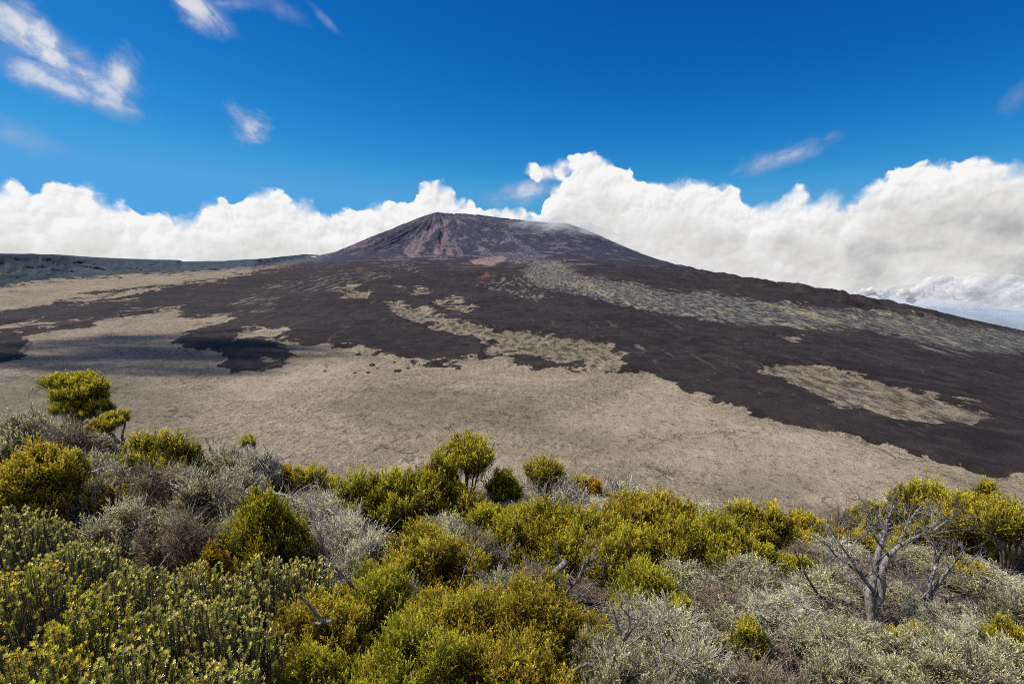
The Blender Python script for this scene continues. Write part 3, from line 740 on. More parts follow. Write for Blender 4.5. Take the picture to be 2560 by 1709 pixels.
def crown(root, LB, kind, W, H, D_, s, r, seed, dens=1., zcut=.02, rough=.14, slm=1.):
    """shoots set all over the lobes LB (x,y,z,rx,rz); each shoot is a tuft of leafy twig tips"""
    lm, bk, den, SLn, per, sl, ll, lw, K, upw, splay, s0, s1 = KIND[kind]
    P, N = [], []
    for (lx, ly, lz, lr, lh) in LB:
        area = 2.2 * math.pi * lr * (lr + lh)
        nt = max(6, int(area * den / s ** 1.7 * dens))
        d = sph(r, nt, -.5)
        sc = np.array([lr, lr * min(1., D_ / W + .1), lh])
        shell = np.where(r.random(nt) < .75, r.uniform(.86, 1.10, nt), r.uniform(.5, .9, nt))
        q = d * 2.3 + np.array([lx, ly, lz]) * 3
        lump = 1 + 1.1 * rough * (perlin(q[:, 0] * 1.6 + seed, q[:, 1] * 1.6 + q[:, 2] * 1.6) * 1.6 + perlin(q[:, 0] * 4 + q[:, 2] * 3.1, q[:, 1] * 4 + seed))
        P.append(np.array([lx, ly, lz]) + d * sc * (shell * lump)[:, None]); N.append(unit(d / sc))
    P = np.concatenate(P); N = np.concatenate(N)
    dq = ((P[:, None] - LB[None, :, :3]) / np.stack([LB[:, 3], LB[:, 3], LB[:, 4]], -1)[None])
    deep = (np.linalg.norm(dq, axis=-1) < .60).any(1)
    keep = ~(deep & (r.random(len(P)) < .85)) & (P[:, 2] > zcut * H)
    P, N = P[keep], N[keep]; nt = len(P)
    up = np.array([0, 0, 1.])
    At = unit(N * (1 - upw) + up * upw + r.normal(0, .20, (nt, 3)))
    ls = s ** .6
    small = float(np.clip(W / .8, .5, 1.)) * slm
    SL = SLn * ls * small * r.lognormal(0, .25, nt)
    P = P + At * (SL * r.uniform(-.25, .35, nt))[:, None]
    f = np.tile((np.arange(per) / (per - 1.)) ** .9, (nt, 1)) + r.normal(0, .04, (nt, per)); f[:, 0] = 0
    f = np.clip(f, 0, 1.1)
    ref = np.where(np.abs(At[:, 2:3]) < .9, np.array([[0, 0, 1.]]), np.array([[1., 0, 0]]))
    S = unit(np.cross(At, ref)); U = np.cross(S, At)
    ph = np.arange(per) * 2.39996 + r.uniform(0, 6.28, (nt, 1))
    rad = S[:, None] * np.cos(ph)[..., None] + U[:, None] * np.sin(ph)[..., None]
    sp = splay * (1 - np.exp(-f * 6)) * r.uniform(.6, 1.3, (nt, per))
    Dr = unit(At[:, None] + rad * sp[..., None] + up * .10 + r.normal(0, .06, (nt, per, 3))).reshape(-1, 3)
    L = (sl * ls * (.75 + .5 * f) * r.uniform(.75, 1.25, (nt, per))).reshape(-1)
    Pb = (P[:, None] - At[:, None] * (f * SL[:, None])[..., None]).reshape(-1, 3) - Dr * (L * .25)[:, None]
    Pb = Pb + (rad * (f * SL[:, None] * .22)[..., None]).reshape(-1, 3)
    kk = max(5, int(K - (s - 1) * 2.0))
    V, t = sprigs(Pb, Dr, L, kk, ll * s ** .9, lw * s, s0, s1, r)
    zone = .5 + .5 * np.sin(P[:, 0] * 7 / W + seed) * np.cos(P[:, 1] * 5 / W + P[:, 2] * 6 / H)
    tb = .59 + .14 * zone[:, None] + r.normal(0, .07, (nt, 1)) - .60 * f + r.normal(0, .07, (nt, per)) + .10 * np.clip(P[:, 2:3] / H - .5, -.5, .5)  # inner shade put into the tone down each shoot
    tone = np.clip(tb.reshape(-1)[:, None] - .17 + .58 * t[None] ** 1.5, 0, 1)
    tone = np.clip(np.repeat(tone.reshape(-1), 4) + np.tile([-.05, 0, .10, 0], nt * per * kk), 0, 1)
    rnd = np.repeat(np.clip(r.random((nt, 1)) * .65 + r.random((nt, per)) * .35, 0, 1).reshape(-1), kk * 4)
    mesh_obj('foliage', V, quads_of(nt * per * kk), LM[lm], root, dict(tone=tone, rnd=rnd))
    return P, At, SL

def shrub(name, kind, W, H, loc, seed, form='dome', lod=None, depthf=.85, dens=1., parent_trunk=None):
    """a heath shrub W wide, H tall: foliage + branches under an Empty on the ground"""
    r = np.random.default_rng(seed)
    bk = KIND[kind][1]
    y = loc[1]
    s = lod if lod else float(np.clip(y / 4.4, .8, 2.3))
    root = empty(name, loc)
    D_ = W * depthf
    LB = []
    if form == 'dome':
        n = int(r.integers(7, 11))
        for i in range(n):
            a = i * 2.4 + r.uniform(-.5, .5); rr = .35 * math.sqrt((i + .2) / n) * r.uniform(.8, 1.2)
            lr = r.uniform(.12, .21) * W * (.85 if kind in ('silver', 'sage', 'tawny') else 1)
            top = H * (1 - 2.3 * rr * rr) * r.uniform(.70, 1.0) if i else H * .98
            lh = min(lr * r.uniform(.8, 1.3), top * .55)
            LB.append((rr * math.cos(a) * W * 1.1, rr * math.sin(a) * D_ * 1.1, top - lh, lr, lh))
        for i in range(int(r.integers(3, 6))):
            a = r.uniform(0, 6.28); rr = r.uniform(.05, .36); q = r.uniform(.07, .11)
            LB.append((rr * math.cos(a) * W, rr * math.sin(a) * D_, H * (1 - 1.5 * rr * rr) * r.uniform(.92, 1.06) - q * W * .6, q * W, q * W * .9))
        for i in range(5):
            a = i * 1.26 + r.uniform(0, 1.2)
            LB.append((.33 * W * math.cos(a), .33 * D_ * math.sin(a), H * r.uniform(.30, .46), .13 * W, H * .15))
    elif form == 'cone':
        n = 13
        for i in range(n):
            f = i / (n - 1); a = i * 2.4
            rr = (1 - f) ** .8 * .34; top = H * (.38 + .60 * f)
            LB.append((rr * math.cos(a) * W, rr * math.sin(a) * D_, top - .13 * H, (.21 - .08 * f) * W, .17 * H))
    elif form == 'umbrella':
        n = int(r.integers(5, 8))
        for i in range(n):
            a = i * 2.4 + r.uniform(-.3, .3); rr = .34 * math.sqrt(i / n)
            lr = r.uniform(.17, .24) * W; lh = min(lr * .75, H * .22)
            LB.append((rr * math.cos(a) * W, rr * math.sin(a) * D_, H * (1 - .9 * rr * rr) * r.uniform(.90, 1.) - lh, lr, lh))
    LB = np.array(LB)
    P, At, SL = crown(root, LB, kind, W, H, D_, s, r, seed, dens, zcut=.04 if kind in ('silver', 'sage', 'tawny') else .26, rough=.26 if kind in ('silver', 'sage', 'tawny') else .22)
    nt = len(P)
    ac = Acc()
    nl = len(LB); cen = LB[:, :3] * np.array([1, 1, .93])
    b0 = r.normal(0, .03 * W, (nl, 3)); b0[:, 2] = -.06
    ctrl = b0 * .4 + cen * .6 * np.array([.55, .55, 1.]) + r.normal(0, .03 * W, (nl, 3))
    th = .009 + .010 * W
    V_, F_ = ribbons(b0, ctrl, cen, np.full(nl, th), np.full(nl, th * .45), r, 6, 5); ac.add(V_, F_)
    pick = r.random(nt) < min(1., 520. / nt)
    Pt = (P - At * (SL * .8)[:, None])[pick]; Pe = P[pick]
    own = np.argmin(np.linalg.norm(Pt[:, None] - LB[None, :, :3], axis=-1), 1)
    c0 = cen[own] + (b0[own] - cen[own]) * r.uniform(0, .55, (len(Pt), 1)) ** 1.3
    c0 = c0 + (ctrl[own] - (b0[own] + cen[own]) / 2) * .35
    mid = (c0 + Pt) / 2 + r.normal(0, .03 * W, Pt.shape) - np.array([0, 0, .03 * H])
    V_, F_ = ribbons(c0, mid, Pt, np.full(len(Pt), th * .32), np.full(len(Pt), .0022 * s), r, 3, 3); ac.add(V_, F_)
    V_, F_ = ribbons(Pt, (Pt + Pe) / 2, Pe, np.full(len(Pt), .0022 * s), np.full(len(Pt), .0010 * s), r, 2, 3); ac.add(V_, F_)
    if kind in ('silver', 'tawny', 'sage'):                # many bare grey twigs show in these
        nb = int(480 * min(1, W)); k = r.integers(0, nt, nb)
        A0 = P[k] - At[k] * SL[k][:, None] * 1.1; B0 = P[k] + (At[k] + r.normal(0, .35, (nb, 3))) * (SL[k] * r.uniform(.1, .45, nb))[:, None]
        V_, F_ = ribbons(A0, (A0 + B0) / 2 + r.normal(0, .015, (nb, 3)), B0, np.full(nb, .0030 * s), np.full(nb, .0013 * s), r, 3, 3); ac.add(V_, F_)
    ac.build('branches', BK[bk], root)
    return root

def spike_shrub(name, W, H, loc, seed, mat='spike', spacing=.045, L0=.2, depthf=1., sc=1.):
    """clump of upright leafy spikes with pale rosettes at their tips"""
    r = np.random.default_rng(seed)
    root = empty(name, loc); D_ = W * depthf
    nx_, ny_ = int(W / spacing) + 1, int(D_ / spacing) + 1
    gx_, gy_ = np.meshgrid(np.linspace(-.5, .5, nx_) * W, np.linspace(-.5, .5, ny_) * D_)
    x = gx_.ravel() + r.normal(0, spacing * .33, gx_.size); y = gy_.ravel() + r.normal(0, spacing * .33, gx_.size)
    rho = np.sqrt((x / W * 2) ** 2 + (y / D_ * 2) ** 2); k = rho < 1.02
    x, y, rho = x[k], y[k], rho[k]; n = len(x)
    lump = fbm(x / .24 + seed, y / .24, 3, .6)
    top = H * np.clip(1 - .5 * rho ** 2.4, .3, 1) + lump * .13 * sc + r.normal(0, .028 * sc, n)
    L = np.clip(L0 * r.uniform(.8, 1.25, n), .08, None)
    D = unit(np.stack([x / W * .5 + r.normal(0, .09, n), y / D_ * .5 + r.normal(0, .09, n), np.ones(n)], -1))
    Pt = np.stack([x, y, top], -1); Pb = Pt - D * L[:, None]
    K = 72
    V1, t1 = sprigs(Pb, D, L, K, .0140 * sc, .0080 * sc, 1.05, .80, r, .1)
    K2 = 12
    V2, t2 = sprigs(Pt - D * .004 * sc, D, np.full(n, .012 * sc), K2, .0175 * sc, .0078 * sc, 1.2, .3, r, .0)
    tone1 = np.clip(.22 + .42 * t1[None] ** 1.3 + r.normal(0, .05, (n, 1)) + r.normal(0, .06, (n, K)), 0, .8)
    yel = r.beta(2.2, 1.6, (n, 1))
    tone2 = np.clip(.66 + .36 * yel + .1 * t2[None], 0, 1)
    tone = np.concatenate([np.repeat(tone1.reshape(-1), 4), np.repeat(tone2.reshape(-1), 4)])
    rr = r.random(n)
    rnd = np.concatenate([np.repeat(rr, K * 4), np.repeat(rr, K2 * 4)])
    V = np.concatenate([V1, V2]); mesh_obj('foliage', V, quads_of(len(V) // 4), LM[mat], root, dict(tone=np.clip(tone, 0, 1), rnd=rnd))
    b0 = np.stack([x * .35, y * .35, np.zeros(n) - .05], -1); mid = np.stack([x * .9, y * .9, top * .4], -1)
    V_, F_ = ribbons(b0, mid, Pt, np.full(n, .006), np.full(n, .002), r, 6, 3)
    mesh_obj('branches', V_, F_, BK['brown'], root)
    return root
# ------------------------------------------------------------------ shrubs of the rim, surveyed from the photograph
def spot(px, row_top, y):
    """ground point under the sight line of (px,row_top) at distance y, and the height of that line above it"""
    p = pt(px, row_top, y); z = float(ground(p[0], y))
    return (p[0], y, z), p[2] - z
def scale_at(px, row, y):
    p = pt(px, row, y); return (p[1] * cP - p[2] * sP) / F
GOL = 'olive and yellow heath shrubs on the rim'; GSI = 'silver grey shrubs on the rim'; GSP = 'leafy spike shrubs in the near corner'
# kind, form, px, top row, distance, width px, label
SH = [
 ('sage','dome',60,1040,11.2,240,'silver green domed shrub at the far left edge below the umbrella tree'),
 ('tawny','dome',160,1082,10.2,150,'dull brown green twiggy shrub just left of the umbrella tree trunk'),
 ('sage','dome',236,1092,10.8,130,'thin pale green shrub directly under the umbrella tree crowns'),
 ('gold','dome',70,1118,6.4,330,'big orange tinged olive shrub at the left edge above the leafy spikes'),
 ('olive','dome',345,1092,8.7,150,'rounded olive shrub right of the umbrella tree trunk, left half of a pair'),
 ('olive','dome',432,1082,8.4,150,'taller olive shrub with ragged top, right half of the pair beside the umbrella tree'),
 ('sage','dome',560,1128,9.6,150,'pale sage green shrub behind the small lone sapling'),
 ('silver','dome',640,1128,9.1,110,'whitish green shrub with upright tips left of the fallen dead branch'),
 ('orange','dome',700,1166,9.4,90,'small rust brown shrub behind the fallen dead branch'),
 ('olive','umbrella',776,1164,8.0,96,'small round topped umbrella shrub on bare stems right of the fallen branch'),
 ('olive','dome',830,1196,8.4,60,'low olive shrub between the umbrella shrub and the big central thicket'),
 ('orange','dome',510,1180,8.3,60,'little orange olive bush among silver shrubs left of the fallen branch'),
 ('dark','cone',650,1228,5.1,230,'dark green cone shaped bush with yellow tips in front of the fallen branch'),
 ('sage','dome',270,1180,6.9,210,'grey green shrub right of the orange tinged shrub at left'),
 ('tawny','dome',390,1172,6.6,190,'brownish grey shrub in the middle of the left silver thicket'),
 ('sage','dome',490,1200,6.4,190,'pale green shrub between the brownish thicket and the cone bush'),
 ('sage','dome',300,1262,5.3,220,'shaggy grey green shrub above the leafy spikes at left'),
 ('tawny','dome',440,1280,5.0,230,'tawny twig filled shrub left of the dark cone bush'),
 ('orange','dome',525,1372,4.4,100,'low bronze shrub at the left foot of the dark cone bush'),
 ('silver','dome',815,1250,6.9,190,'bright silver shrub below the small umbrella shrub'),
 ('silver','dome',850,1300,5.5,220,'tall pale silver thicket left of the middle yellow shrub'),
 ('silver','dome',910,1335,4.9,170,'silver wispy shrub behind the charred stump'),
 ('lime','dome',905,1180,7.0,144,'lime green rounded shrub at the left end of the central thicket'),
 ('lime','dome',985,1182,6.9,156,'lime green shrub, second from the left in the central thicket'),
 ('olive','dome',1075,1146,7.0,156,'olive shrub leaning on the left of the tallest central bush'),
 ('olive','umbrella',1166,1086,7.6,170,'tallest central bush with two lobed round crown on the skyline'),
 ('lime','dome',1262,1178,7.7,90,'upright lime green bush right of the tallest central bush'),
 ('olive','dome',1150,1220,6.9,140,'dark olive bush filling the foot of the tallest central bush'),
 ('lime','dome',1215,1258,6.3,100,'small lime bush with brown lower twigs below the tallest central bush'),
 ('olive','umbrella',1362,1146,8.2,104,'lone mop headed bush on bare crooked stems right of centre'),
 ('gold','dome',1450,1196,8.5,60,'orange olive tuft right of the mop headed bush'),
 ('orange','dome',1482,1204,8.4,48,'small outermost orange olive tuft on the central skyline'),
 ('silver','dome',1400,1226,7.9,150,'silver shrub around the bare stems of the mop headed bush'),
 ('silver','dome',1556,1232,8.5,110,'pale silver shrub on the skyline right of the orange olive tufts'),
 ('gold','dome',1665,1238,6.4,180,'orange topped broad shrub on the skyline right of centre'),
 ('olive','dome',1345,1272,5.9,325,'large olive gold shrub behind the leaning grey log'),
 ('olive','dome',1450,1290,5.6,234,'olive gold shrub behind the dead forked branch'),
 ('gold','dome',1590,1270,5.8,371,'broad bronze gold shrub right of the large olive gold shrub'),
 ('olive','dome',1560,1330,5.2,247,'olive shrub with dark brown stems left of the lime dome'),
 ('gold','dome',1075,1328,4.8,312,'wide yellow gold dome in the middle in front of the central thicket'),
 ('lime','dome',1615,1420,4.2,190,'low lime dome beside the silver thicket right of centre'),
 ('gold','dome',1130,1490,3.25,390,'golden flowered foreground shrub at the bottom, left of the white forked twig'),
 ('gold','dome',1330,1468,3.5,377,'golden tipped foreground shrub below the leaning grey log'),
 ('lime','dome',1010,1580,2.75,390,'yellow green foreground shrub at the bottom edge left of centre'),
 ('gold','dome',1270,1640,2.75,429,'golden shrub cut by the bottom edge near centre'),
 ('lime','dome',905,1442,3.7,325,'olive green foreground shrub around the charred stump'),
 ('gold','dome',790,1500,3.2,286,'bronze green foreground shrub between leafy spikes and charred stump'),
 ('lime','dome',760,1640,2.7,240,'yellow green shrub at the bottom edge beside the leafy spikes'),
 ('lime','dome',1790,1294,5.4,187,'yellow green mound at the left of the right hand shrub row'),
 ('olive','dome',1850,1340,5.2,149,'olive mound sloping down to the silver shrubs right of centre'),
 ('silver','dome',1762,1275,6.7,75,'small whitish shrub on the skyline at the start of the right hand row'),
 ('olive','dome',1860,1268,6.2,137,'olive shrub on the skyline, first tall one of the right hand row'),
 ('olive','dome',1930,1266,6.1,112,'olive shrub with pointed top in the right hand row'),
 ('gold','dome',2010,1292,6.2,132,'orange olive shrub in the middle of the right hand row'),
 ('olive','dome',2010,1340,5.9,108,'low olive clump in front of the right hand row'),
 ('tawny','dome',2110,1292,6.3,120,'browned flat shrub just left of the bare dead tree'),
 ('olive','dome',2180,1256,6.4,108,'olive shrub on the skyline seen through the bare dead tree'),
 ('silver','dome',2222,1258,6.5,90,'silver green shrub behind the top of the bare dead tree'),
 ('olive','umbrella',2322,1204,6.1,161,'tall yellow olive bush standing highest at right of the bare dead tree'),
 ('olive','dome',2330,1270,5.9,144,'olive bush hanging below the tall one right of the bare dead tree'),
 ('gold','umbrella',2450,1240,5.6,210,'big yellow topped shrub on a thick leaning trunk near the right edge'),
 ('olive','umbrella',2545,1252,5.0,172,'yellow olive shrub cut by the right edge'),
 ('olive','dome',2440,1330,5.7,170,'dim olive shrub in the shade under the big yellow topped shrub'),
 ('lime','dome',1988,1440,5.1,74,'small bright olive tuft alone on bare soil left of the dead tree'),
 ('lime','dome',1912,1425,5.4,44,'tiny olive tuft beside a bare patch right of centre'),
 ('olive','dome',1935,1375,6.1,60,'small dark olive clump above the bare soil patch'),
 ('lime','dome',2280,1590,3.5,130,'low yellow green tuft in front of the rotten orange log'),
]
SH += [
 ('olive','dome',2290,1330,6.0,110,'olive bush between the dead tree crown and the leafless grey shrub'),
 ('gold','dome',2075,1325,6.2,110,'yellow olive bush behind the left limbs of the dead tree at the row end'),
 ('lime','dome',1700,1490,3.9,70,'little lime tuft poking out of the silver thicket near its left end'),
 ('olive','dome',1880,1560,3.3,80,'small olive tuft in the middle of the lower right silver thicket'),
 ('sage','dome',2075,1470,4.6,120,'greenish shrub left of the dead tree foot inside the silver thicket'),
 ('olive','dome',2230,1385,5.6,90,'dim olive bush behind the dead tree trunk'),
 ('dark','dome',2150,1372,5.9,90,'dark green bush behind the left limbs of the dead tree'),
 ('olive','dome',2420,1425,5.0,100,'low olive bush under the leaning trunk at right'),
 ('dark','dome',2520,1560,3.5,120,'dark green low bush near the lower right corner'),
 ('sage','dome',2360,1650,2.9,180,'grey green shrub at the bottom edge below the rotten log'),
]
SH.append(('dark','dome',2468,1216,7.6,90,'dim dark bush growing below the rim beyond the yellow topped shrub'))
rs = np.random.default_rng(77)
for i, (kind, form, px_, top, y, wpx, lab) in enumerate(SH):
    loc, H = spot(px_, top, y)
    Wd = wpx * scale_at(px_, top + 40, y)
    H = max(H, .22)
    nm = {'silver': 'silver_shrub', 'sage': 'silver_shrub', 'tawny': 'silver_shrub'}.get(kind, 'heath_shrub')
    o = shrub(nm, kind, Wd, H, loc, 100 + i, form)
    tag(o, lab, 'shrub', GSI if nm == 'silver_shrub' else GOL)

# leafy spike patch in the near left corner
SPK = [
 (30,1290,3.9,.95,'spike','leafy spike shrub at the left edge, topmost of the near corner patch'),
 (170,1370,3.5,.85,'spike','leafy spike shrub below the orange tinged shrub'),
 (40,1440,2.9,.85,'spiky_yellow','yellow tipped leafy spike shrub at the left edge halfway down the patch'),
 (320,1445,3.2,.75,'spike','leafy spike shrub below the tawny thicket'),
 (480,1440,3.3,.75,'spike','leafy spike shrub in the middle of the top edge of the patch'),
 (640,1430,3.4,.7,'spike','pale tipped leafy spike shrub in front of the dark cone bush'),
 (760,1420,3.6,.6,'spike','right end leafy spike shrub below the silver thicket'),
 (190,1530,2.5,.75,'spiky_yellow','yellow tipped leafy spike shrub in the middle of the near corner'),
 (400,1545,2.55,.75,'spike','leafy spike shrub at the centre of the patch with cream rosettes'),
 (570,1540,2.6,.65,'spike','leafy spike shrub left of the bronze green foreground shrub'),
 (60,1640,2.1,.7,'spiky_yellow','leafy spike shrub in the bottom left corner'),
 (300,1660,2.15,.65,'spike','leafy spike shrub cut by the bottom edge right of the corner'),
 (520,1670,2.2,.6,'spike','leafy spike shrub at the bottom edge, nearest to the golden shrubs'),
]
for i, (px_, top, y, Wd, mt, lab) in enumerate(SPK):
    loc, H = spot(px_, top, y)
    tag(spike_shrub('spike_shrub', Wd, H, loc, 300 + i, mt, spacing=.049, L0=.22), lab, 'shrub', GSP)

# silver thicket of the lower right: one shrub of each kind, then copies
protos = [shrub('silver_shrub', k, .75, .55, (0, 3.6, 0), 500 + j, 'dome', lod=.95, dens=.9) for j, k in enumerate(('silver', 'sage', 'sage', 'tawny', 'sage'))]
def copy_tree(o):
    c = o.copy(); COL.objects.link(c)
    for ch in o.children:
        d = ch.copy(); COL.objects.link(d); d.parent = c
    return c
used = set()
def place(j, loc, W, H, rot, lab, grp=GSI):
    o = protos[j] if j not in used else copy_tree(protos[j])
    used.add(j)
    o.location = loc; o.rotation_euler = (0, 0, rot); o.scale = (W / .75, W / .75, H / .55)
    tag(o, lab, 'shrub', grp)
THK = [
 (1,1480,1610,3.2,150), (0,1600,1500,3.9,170), (2,1720,1430,4.5,200), (0,1680,1540,3.5,210), (3,1800,1480,4.2,190), (1,1880,1440,4.7,170), (2,1850,1560,3.4,220),
 (0,1960,1510,3.9,190), (4,2050,1480,4.4,180), (1,2060,1570,3.4,220), (3,2140,1430,5.0,170), (4,2150,1560,3.5,150), (2,1560,1640,2.9,230), (0,1740,1640,2.9,240), (3,1930,1640,2.85,240),
 (1,2130,1650,2.85,250), (4,2260,1640,3.0,200), (1,2330,1600,3.3,230), (0,2450,1560,3.6,210), (4,2540,1500,4.0,200), (1,2440,1640,2.9,250), (2,2420,1500,4.2,170),
 (4,2560,1620,2.9,230), (0,2090,1400,5.6,160), (2,2280,1420,5.4,160), (4,2200,1350,6.3,150), (1,2380,1440,5.0,150), (0,2490,1430,4.9,180), (2,1840,1410,5.2,140), (3,2020,1400,5.5,120),
 (0,1830,1345,6.5,120), (1,2230,1480,4.4,150),(0,2330,1530,3.9,130),
]
for k, (j, px_, top, y, wpx) in enumerate(THK):
    loc, H = spot(px_, top, y); H = max(H, .22) * rs.uniform(.72, 1.22)
    place(j, loc, wpx * scale_at(px_, top + 40, y) * rs.uniform(.85, 1.15), H, rs.uniform(0, 6.28),
          'wispy pale silver shrub in the dense thicket at the lower right', 'silver shrubs of the lower right thicket')
FIL = [(1,950,1250,7.3,120),(0,760,1240,7.4,110),(2,720,1270,6.6,120),(0,1110,1300,6.2,110),(3,1190,1330,5.4,120),(2,1040,1262,6.9,110),(0,1300,1262,7.2,110),
       (1,590,1180,8.2,120),(2,520,1140,9.2,110),(3,330,1130,9.6,120),(1,200,1140,8.6,130),(0,450,1170,8.0,110),(4,600,1290,5.9,120),(0,1480,1250,7.8,100),(2,1500,1262,7.2,110),(0,1700,1300,7.0,110),(3,1330,1420,4.5,150),(1,1230,1440,4.2,140),(3,990,1450,4.0,150)]
for k, (j, px_, top, y, wpx) in enumerate(FIL):
    loc, H = spot(px_, top, y); H = max(H, .2)
    place(j, loc, wpx * scale_at(px_, top + 30, y) * 1.2, H, rs.uniform(0, 6.28),
          'low grey silver shrub filling a gap between the taller heath shrubs', 'silver shrubs in the gaps')
# ------------------------------------------------------------------ umbrella trees at the left
def tree(name, y, base, lobes, stems, kind, seed, lab, cat='tree', dens=1., group=None, s=None):
    r = np.random.default_rng(seed)
    loc, _ = spot(base[0], base[1], y); root = empty(name, loc); o = np.array(loc)
    k = scale_at(base[0], base[1], y)
    LB = np.array([(*(pt(px_, py_, y + dy) - o), rx * k * .84, ry * k * .66) for (px_, py_, rx, ry, dy) in lobes])
    W_ = (LB[:, 0] + LB[:, 3]).max() - (LB[:, 0] - LB[:, 3]).min(); H_ = (LB[:, 2] + LB[:, 4]).max()
    s = s or float(np.clip(y / 4.6, .8, 2.3))
    P, At, SL = crown(root, LB, kind, W_ * .5, H_, W_ * .42, s, r, seed, dens * .92, zcut=-1, rough=.3, slm=.6)
    ac = Acc(); ends = []
    for (path, r0, r1) in stems:
        q = smooth_poly([pt(a, b, y + (c[0] if c else 0)) - o for (a, b, *c) in path], 14)
        q[1:-1] += r.normal(0, .006, (12, 3))
        V, Fq = tube(q, np.linspace(r0 * k, r1 * k, 14), 8, .05, r); ac.add(V, Fq); ends.append(q)
    allp = np.concatenate([e[5:] for e in ends])
    ac.build('trunk', BK['grey'], root)
    ab = Acc()
    for c in LB[:, :3]:
        a = allp[np.argmin(np.linalg.norm(allp - c, axis=1) + .6 * np.clip(allp[:, 2] - c[2], 0, 9))]
        V, Fq = tube(smooth_poly([a, (a + c) / 2 + np.array([0, 0, -.03]), c], 7), np.linspace(2.6 * k, 1.3 * k, 7), 5); ab.add(V, Fq)
    own = np.argmin(np.linalg.norm(P[:, None] - LB[None, :, :3], axis=-1), 1)
    Pt = P - At * SL[:, None] * .7; c0 = LB[own, :3] - np.array([0, 0, 1]) * (LB[own, 4] * .5)[:, None]
    V, Fq = ribbons(c0, (c0 + Pt) / 2 + r.normal(0, .02, Pt.shape), Pt, np.full(len(Pt), .008), np.full(len(Pt), .003), r, 3, 3); ab.add(V, Fq)
    ab.build('branches', BK['brown'], root)
    tag(root, lab, cat, group)
    return root
tree('umbrella_tree', 12.4, (246, 1140),
     [(150,950,45,17,0),(195,947,50,19,.2),(238,962,32,20,-.1),(255,985,18,12,0),(185,978,48,15,-.3),(225,995,38,14,.1),(150,996,22,9,0),(172,1014,38,15,-.4),(150,1022,20,11,0),(250,1010,30,12,-.2),(272,1018,16,9,0),(190,1040,24,12,.2),(230,1030,20,10,.3)],
     [([(246,1150),(236,1095),(232,1060),(226,1036),(216,1005),(200,975),(180,958)],5.5,2.2),([(226,1036),(240,1010),(246,985)],3,1.6),([(231,1056),(205,1056),(188,1052),(170,1030)],3,1.5)],
     'olive', 901, 'tall umbrella crowned tree standing above the left shrubs, larger of two', dens=1.25, s=1.6)
tree('umbrella_tree', 11.6, (303, 1126),
     [(290,1036,26,12,0),(312,1044,14,9,.1),(262,1052,26,13,-.2),(240,1062,24,12,-.1),(225,1073,14,8,0),(285,1056,24,12,-.3),(258,1072,24,9,-.2)],
     [([(304,1132),(298,1108),(288,1093),(276,1083),(262,1066)],5.5,2.2),([(304,1130),(309,1106),(304,1090),(311,1070),(314,1050)],4.5,1.6),([(288,1093),(272,1086),(254,1078)],3,1.4)],
     'olive', 902, 'smaller umbrella tree with forked twisted trunk in front of the taller one', dens=1.25, s=1.5)
tree('sapling', 10.4, (622, 1150), [(619,1100,17,9,0),(610,1108,9,6,0),(629,1108,9,6,0)],
     [([(623,1160),(619,1130),(619,1104)],1.3,.7),([(620,1130),(628,1110)],.9,.6)], 'lime', 903, 'tiny lone yellow green sapling against the pale lava floor', 'sapling', dens=1.2, s=1.5)

# ------------------------------------------------------------------ dead wood
def deadwood(name, y, base, limbs, mat, seed, lab, cat, ntw=6, Ltw=.25, lvl=2, group=None, knob=.06, foot=True):
    """limbs: (path of (px,py[,dy]), radius px start, end, twig count)"""
    r = np.random.default_rng(seed)
    p0 = pt(base[0], base[1], y); g0 = float(ground(p0[0], y))
    loc = (p0[0], y, min(p0[2], g0) if foot else p0[2]); root = empty(name, loc); o = np.array(loc); k = scale_at(base[0], base[1], y)
    
    for j, (path, r0, r1, n) in enumerate(limbs):
        L3 = [pt(a, b, y + (c[0] if c else 0)) - o for (a, b, *c) in path]
        q = smooth_poly(L3, 18); seg = np.linalg.norm(np.diff(q, axis=0), axis=1).sum()
        q[1:-1] += np.cumsum(r.normal(0, seg * .004, (16, 3)), 0) * np.sin(np.linspace(0, math.pi, 16))[:, None]
        rad = np.linspace(r0, r1, 18) * k
        V, Fq = tube(q, rad, 9 if r0 > 5 else 6, knob, r); tr = Acc(); tr.add(V, Fq)
        twigs(tr, q, rad, r, int(n * 1.7), Ltw * 1.25, lvl)
        tr.build('trunk' if j == 0 and cat in ('dead tree', 'dead shrub', 'stump', 'log') else 'branch', BK[mat], root)
    tag(root, lab, cat, group)
    return root
